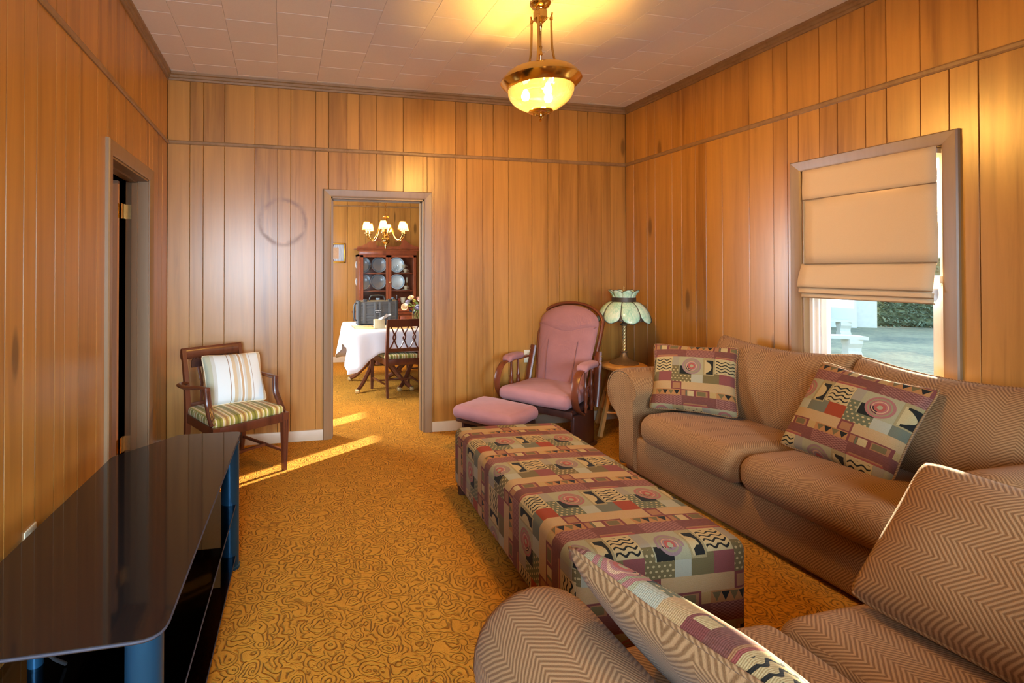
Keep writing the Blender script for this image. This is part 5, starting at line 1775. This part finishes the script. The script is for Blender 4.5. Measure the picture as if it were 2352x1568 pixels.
def cup(x, y, zz, lab, mat=M['cream'], r=0.036, h=0.055, saucer=True):
    c = thing('teacup', lab, 'cup', (CX + x, CY + y, zz + 0.0012), group='teacups in the china cabinet')
    s0 = 0.010 if saucer else 0.0
    q = B(); q.lathe([(0.0, s0), (r * .55, s0), (r * .9, s0 + h * .45), (r, s0 + h), (r * .94, s0 + h), (r * .82, s0 + h * .45), (0.0, s0 + 0.006)], 20); q.build('bowl', mat, c)
    q = B(); q.tube([(r * .9 + 0.018 * sin(pi * i / 8), 0, s0 + h * (0.25 + 0.55 * i / 8)) for i in range(9)], 0.004, 6); q.build('handle', mat, c, smooth=80)
    if saucer:
        q = B(); q.lathe([(0.0, 0.0), (0.03, 0.0), (0.066, 0.008), (0.066, 0.011), (0.03, 0.005), (0.0, 0.005)], 24); q.build('saucer', mat, c)
cup(0.305, 0.02, 1.377, 'cream teacup and saucer on the upper cabinet shelf')
cup(0.300, 0.10, 1.377 + 0.075, 'second cream cup stacked behind the upper shelf teacup', saucer=False)
cup(0.310, 0.02, 1.115, 'cream teacup and saucer on the middle cabinet shelf')
cup(0.085, 0.0, 0.79 + 0.16, 'pale blue cup standing high behind the grey case handle', M['china_blue'], saucer=False)
cup(-0.13, 0.0, 0.79 + 0.15, 'pale blue cup half hidden behind the grey case handle', M['china_blue'], saucer=False)
cup(0.26, -0.02, 0.79 + 0.13, 'wide cream jug behind the flowers on the cabinet counter', M['cream'], 0.05, 0.08, saucer=False)
q = B(); q.box(CX + L_ + .03, CX + R_ - .03, CY - 0.04, CY + 0.18, 0.79, 0.915)
o = tag(q.build('display_riser', ch, None, smooth=0), 'cherry riser board at the bottom of the china cabinet', 'shelf')
def goblet(x, y, zz, lab, h=0.105, r=0.026, mat=M['clear']):
    g = B(); g.lathe([(0.0, 0.0), (r * .9, 0.0), (r * .95, 0.004), (r * .25, 0.012), (r * .2, h * .32), (r * .7, h * .42), (r, h * .7), (r * .9, h), (r * .82, h), (r * .9, h * .7), (r * .55, h * .45), (0.0, h * .40)], 18, (0, 0, 0))
    o = g.build('glass', mat, None); o.location = (CX + x, CY + y, zz + 0.0012)
    tag(o, lab, 'glass', 'stemmed glasses in the china cabinet')
goblet(0.135, 0.0, 1.377, 'clear stemmed glass in front of the upper right plate')
goblet(0.185, 0.02, 1.377, 'taller clear stemmed glass beside it before the upper right plate', 0.12)
goblet(-0.255, 0.0, 1.377, 'clear stemmed glass in front of the upper left plate', 0.12)
goblet(-0.02 + 0.09, 0.0, 1.115, 'narrow clear glass on the middle shelf next to the door stile', 0.12, 0.018)
goblet(0.055, 0.04, 1.115, 'red banded narrow glass on the middle shelf behind the stile', 0.10, 0.016, M['red'])
goblet(0.20, -0.02, 0.915, 'small red glass on the cabinet riser beside the flowers', 0.07, 0.018, M['red'])
goblet(0.165, 0.0, 0.915, 'clear narrow glass on the cabinet riser beside the case', 0.12, 0.016)
cd = thing('candlestick', 'slim brass candlestick on the middle cabinet shelf at the right end', 'candlestick', (CX + 0.35, CY + 0.10, 1.1162))
q = B(); q.lathe([(0, 0), (0.025, 0.0), (0.02, 0.012), (0.008, 0.02), (0.008, 0.10), (0.014, 0.11), (0.0, 0.11)], 14); q.build('holder', M['brass'], cd)
q = B(); q.lathe([(0, 0.108), (0.009, 0.108), (0.009, 0.19), (0.0, 0.195)], 12); q.build('candle', M['cream'], cd)

# ------------------------------------------------------------------ picture on the dining wall
pf = thing('picture_frame', 'gold framed lace picture on the dining room wall left of the cabinet', 'picture', (1.648, DY, 1.685))
fwid, fh = 0.192, 0.155
for (a, c, d, e_) in ((-fwid, fwid, fh - 0.026, fh), (-fwid, fwid, -fh, -fh + 0.026), (-fwid, -fwid + 0.026, -fh, fh), (fwid - 0.026, fwid, -fh, fh)):
    bx(a, c, -0.022, -0.001, d, e_, 'frame_bar', M['gold'], pf, 0.006)
def art():
    m = Mat('lace_picture_print', 0.4)
    u, v = m.uv()
    n = m.noise(m.coord('UV', (1, 1, 1)), 30, 4)
    c = m.mix(((m.noise(m.coord('UV', (60, 4, 1)), 1, 3) - 0.5) * 3 + 0.5).sat(), (0.22, 0.25, 0.30), (0.50, 0.53, 0.57))
    e = (u + 0.02) * (u + 0.02) * 1.0 + v * v * 1.7
    scal = (v.abs() + (u * 230.0).sin() * 0.004) < 0.088
    c = m.mix(scal * (u < 0.09), c, m.mix(n, (0.40, 0.22, 0.11), (0.55, 0.36, 0.22)))
    c = m.mix(inr(v.abs(), 0.100, 0.2) * (u < 0.02), c, (0.16, 0.06, 0.04))
    c = m.mix(v < -0.118, c, (0.28, 0.14, 0.13))
    m.color(c)
    return m.m
q = B(); q.add([(-0.168, -0.010, -0.131), (0.168, -0.010, -0.131), (0.168, -0.010, 0.131), (-0.168, -0.010, 0.131)], [(0, 1, 2, 3)], [[(-0.168, -0.131), (0.168, -0.131), (0.168, 0.131), (-0.168, 0.131)]])
q.build('print', art(), pf, smooth=0)

# ------------------------------------------------------------------ dining chandelier
cc = Vector((2.145, 6.27, 0))
cn = thing('chandelier', 'brass dining chandelier with small pleated shades hanging over the table', 'chandelier', (cc.x, cc.y, 0))
br = M['brass']
q = B(); q.lathe([(0.0, H), (0.06, H), (0.05, H - 0.03), (0.012, H - 0.04), (0.0, H - 0.04)], 20); q.build('canopy', br, cn)
zz, k = H - 0.045, 0
q = B()
while zz > 2.105:
    a = pi / 2 * (k % 2)
    q.tube([(0.007 * cos(t) * cos(a), 0.007 * cos(t) * sin(a), zz - 0.014 + 0.016 * sin(t)) for t in [2 * pi * i / 10 for i in range(10)]], 0.0022, 4, closed=True)
    zz -= 0.026; k += 1
q.build('chain', br, cn, smooth=80, kind='stuff')
q = B(); q.lathe([(0.0, 2.10), (0.006, 2.098), (0.010, 2.090), (0.042, 2.088), (0.040, 2.078), (0.020, 2.066), (0.010, 2.056), (0.016, 2.046), (0.010, 2.035), (0.010, 1.90), (0.024, 1.89), (0.020, 1.87), (0.034, 1.855), (0.036, 1.845), (0.018, 1.835), (0.0, 1.83)], 20); q.build('column', br, cn, smooth=60)
q = B(); q.lathe([(0.0, 1.845), (0.020, 1.838), (0.044, 1.815), (0.052, 1.79), (0.044, 1.765), (0.020, 1.745), (0.012, 1.735), (0.016, 1.725), (0.008, 1.71), (0.010, 1.695), (0.0, 1.678)], 32, rib=lambda a, i: 1 + 0.06 * cos(10 * a) * (1 if 1 <= i <= 5 else 0)); q.build('bulb_body', br, cn, smooth=60)
def shade_mat():
    m = Mat('lit_cream_shade', 0.9)
    m.color((0.85, 0.70, 0.42))
    tl = m.node('BsdfTranslucent'); tl.inputs[0].default_value = (0.95, 0.78, 0.48, 1)
    mx = m.node('MixShader'); mx.inputs[0].default_value = 0.72
    out = m.nt.nodes['Material Output']
    tr = m.node('BsdfTransparent'); tr.inputs[0].default_value = (1.0, 0.86, 0.60, 1)
    m3 = m.node('MixShader'); m3.inputs[0].default_value = 0.30
    m.link(m.p.outputs[0], mx.inputs[1]); m.link(tl.outputs[0], mx.inputs[2])
    m.link(mx.outputs[0], m3.inputs[1]); m.link(tr.outputs[0], m3.inputs[2]); m.link(m3.outputs[0], out.inputs[0])
    return m.m
M['shade'] = shade_mat()
for k in range(6):
    a = radians(12 + 60 * k)
    d = Vector((cos(a), sin(a), 0))
    def at_(r, h): return d * r + Vector((0, 0, h))
    q = B(); q.tube(spline([at_(0.028, 1.86), at_(0.065, 1.945), at_(0.095, 1.935), at_(0.120, 1.86), at_(0.165, 1.800), at_(0.215, 1.800), at_(0.252, 1.845), at_(0.255, 1.868)], 6), 0.0068, 8); arm = q.build('arm', br, cn, smooth=80)
    c = tuple(d * 0.255)
    q = B(); q.lathe([(0.0, 1.866), (0.030, 1.870), (0.032, 1.876), (0.012, 1.882), (0.0, 1.882)], 16, c); q.build('drip_pan', br, arm)
    q = B(); q.lathe([(0.0, 1.88), (0.010, 1.88), (0.010, 1.935), (0.0, 1.936)], 10, c); q.build('candle_sleeve', M['cream'], arm)
    q = B(); q.lathe([(0.0, 1.936), (0.011, 1.945), (0.014, 1.960), (0.006, 1.985), (0.0, 1.992)], 10, c); q.build('bulb', M['light_bulb'], arm)
    q = B(); q.lathe([(0.058, 1.918), (0.034, 2.012), (0.0325, 2.012), (0.0565, 1.918), (0.058, 1.918)], 20, c); sh_ = q.build('shade', M['shade'], cn, smooth=40)
    q = B()
    for r, h in ((0.058, 1.919), (0.0345, 2.011)):
        q.tube([(c[0] + r * cos(2 * pi * i / 20), c[1] + r * sin(2 * pi * i / 20), h) for i in range(20)], 0.0018, 4, closed=True)
    for i in range(6):
        t = 2 * pi * i / 6 + 0.3
        q.tube([(c[0] + 0.0585 * cos(t), c[1] + 0.0585 * sin(t), 1.919), (c[0] + 0.035 * cos(t), c[1] + 0.035 * sin(t), 2.011)], 0.0014, 4)
    q.build('shade_trim', M['blind_fold'], sh_, smooth=60)
    l = add_light('chandelier_bulb', 'POINT', (c[0], c[1], 1.965), CHANDELIER_W, LAMP, shadow_soft_size=0.019); l.parent = cn

# ------------------------------------------------------------------ outside the window
hs = thing('house', 'white sided neighbouring house beyond the lawn', 'house', (20.5, 13.4, GZ), (0, 0, R(-34)))
q = B(); q.box(-8.6, -0.53, 0, 1.4, 0, 2.6); q.build('wall', M['siding'], hs, smooth=0)
q = B(); q.box(-0.53, 0.12, 0.25, 0.6, 0, 2.6); q.build('side_wall', M['stone'], hs, smooth=0)
for k, x in enumerate((-2.0, -1.35)):
    q = B(); q.box(x, x + 0.03, -0.02, 0.0, 0.0, 2.55); q.build('corner_board', M['white'], hs, smooth=0)
q = B(); q.box(-8.9, 0.4, -0.3, 1.7, 2.6, 2.75); q.build('roof', M['groove'], hs, smooth=0)
def hedge(label, loc, sx, sy, sz, n, seed):
    random.seed(seed)
    q = B()
    for i in range(n):
        x, y, zz = random.uniform(-1, 1) * sx, random.uniform(-1, 1) * sy, random.random() * sz
        if random.random() < 0.7: y = -sy * random.uniform(0.85, 1.05)
        a, t, s = random.uniform(0, 2 * pi), random.uniform(-.9, .9), random.uniform(0.05, 0.10)
        c = Vector((x, y, zz)); d = Vector((cos(a), sin(a), t)); e_ = d.cross(Vector((0, 0, 1))).normalized()
        q.add([c - d * s, c + e_ * s * .45, c + d * s, c - e_ * s * .45], [(0, 1, 2, 3)])
    o = thing('hedge', label, 'hedge', loc, (0, 0, R(-36)))
    q.build('leaves', M['leaf_dark'], o, smooth=0, fix=False, kind='stuff')
    q = B(); q.rbox((0, 0, sz / 2), (sx * .94, sy * .85, sz / 2 * .97), 0.1, 2); q.build('core', M['leaf_dark'], o)
hedge('clipped green hedge beyond the lawn to the right of the white house', (24.2, 12.75, GZ), 3.2, 0.7, 2.45, 14000, 5)
hedge('dark green shrub at the left corner of the white house', (18.3, 14.05, GZ), 0.4, 0.3, 2.6, 2500, 9)
def bench_out(label, loc, rz, l=0.62):
    o = thing('garden_bench', label, 'bench', loc, (0, 0, rz), 'stone garden benches')
    # curved slab on two scrolled pedestals
    P = []
    top = []
    for i in range(15):
        a = -0.5 + 1.0 * i / 14
        top.append((l * 1.9 * sin(a), -l * 1.9 * (1 - cos(a))))
    q = B()
    out = [(x, y - 0.17) for x, y in top] + [(x * 1.0, y + 0.17) for x, y in reversed(top)]
    q.prism(out, 0.40, 0.47); q.build('seat', M['stone'], o, smooth=40)
    for s in (-1, 1):
        prof = [(-0.15, 0), (0.15, 0), (0.14, 0.06), (0.10, 0.12), (0.11, 0.2), (0.17, 0.30), (0.17, 0.40), (-0.17, 0.40), (-0.17, 0.30), (-0.11, 0.2), (-0.10, 0.12), (-0.14, 0.06)]
        q = B(); q.prism(prof, s * 0.38 - 0.13, s * 0.38 + 0.13, lambda a, zz, d: (d, a - 0.06, zz)); q.build('pedestal', M['stone'], o, smooth=0)
bench_out('curved pale stone bench on the lawn nearest the window', (13.35, 9.45, GZ), R(-25))
bench_out('second pale stone bench farther off before the white house', (17.3, 12.55, GZ), R(-30))
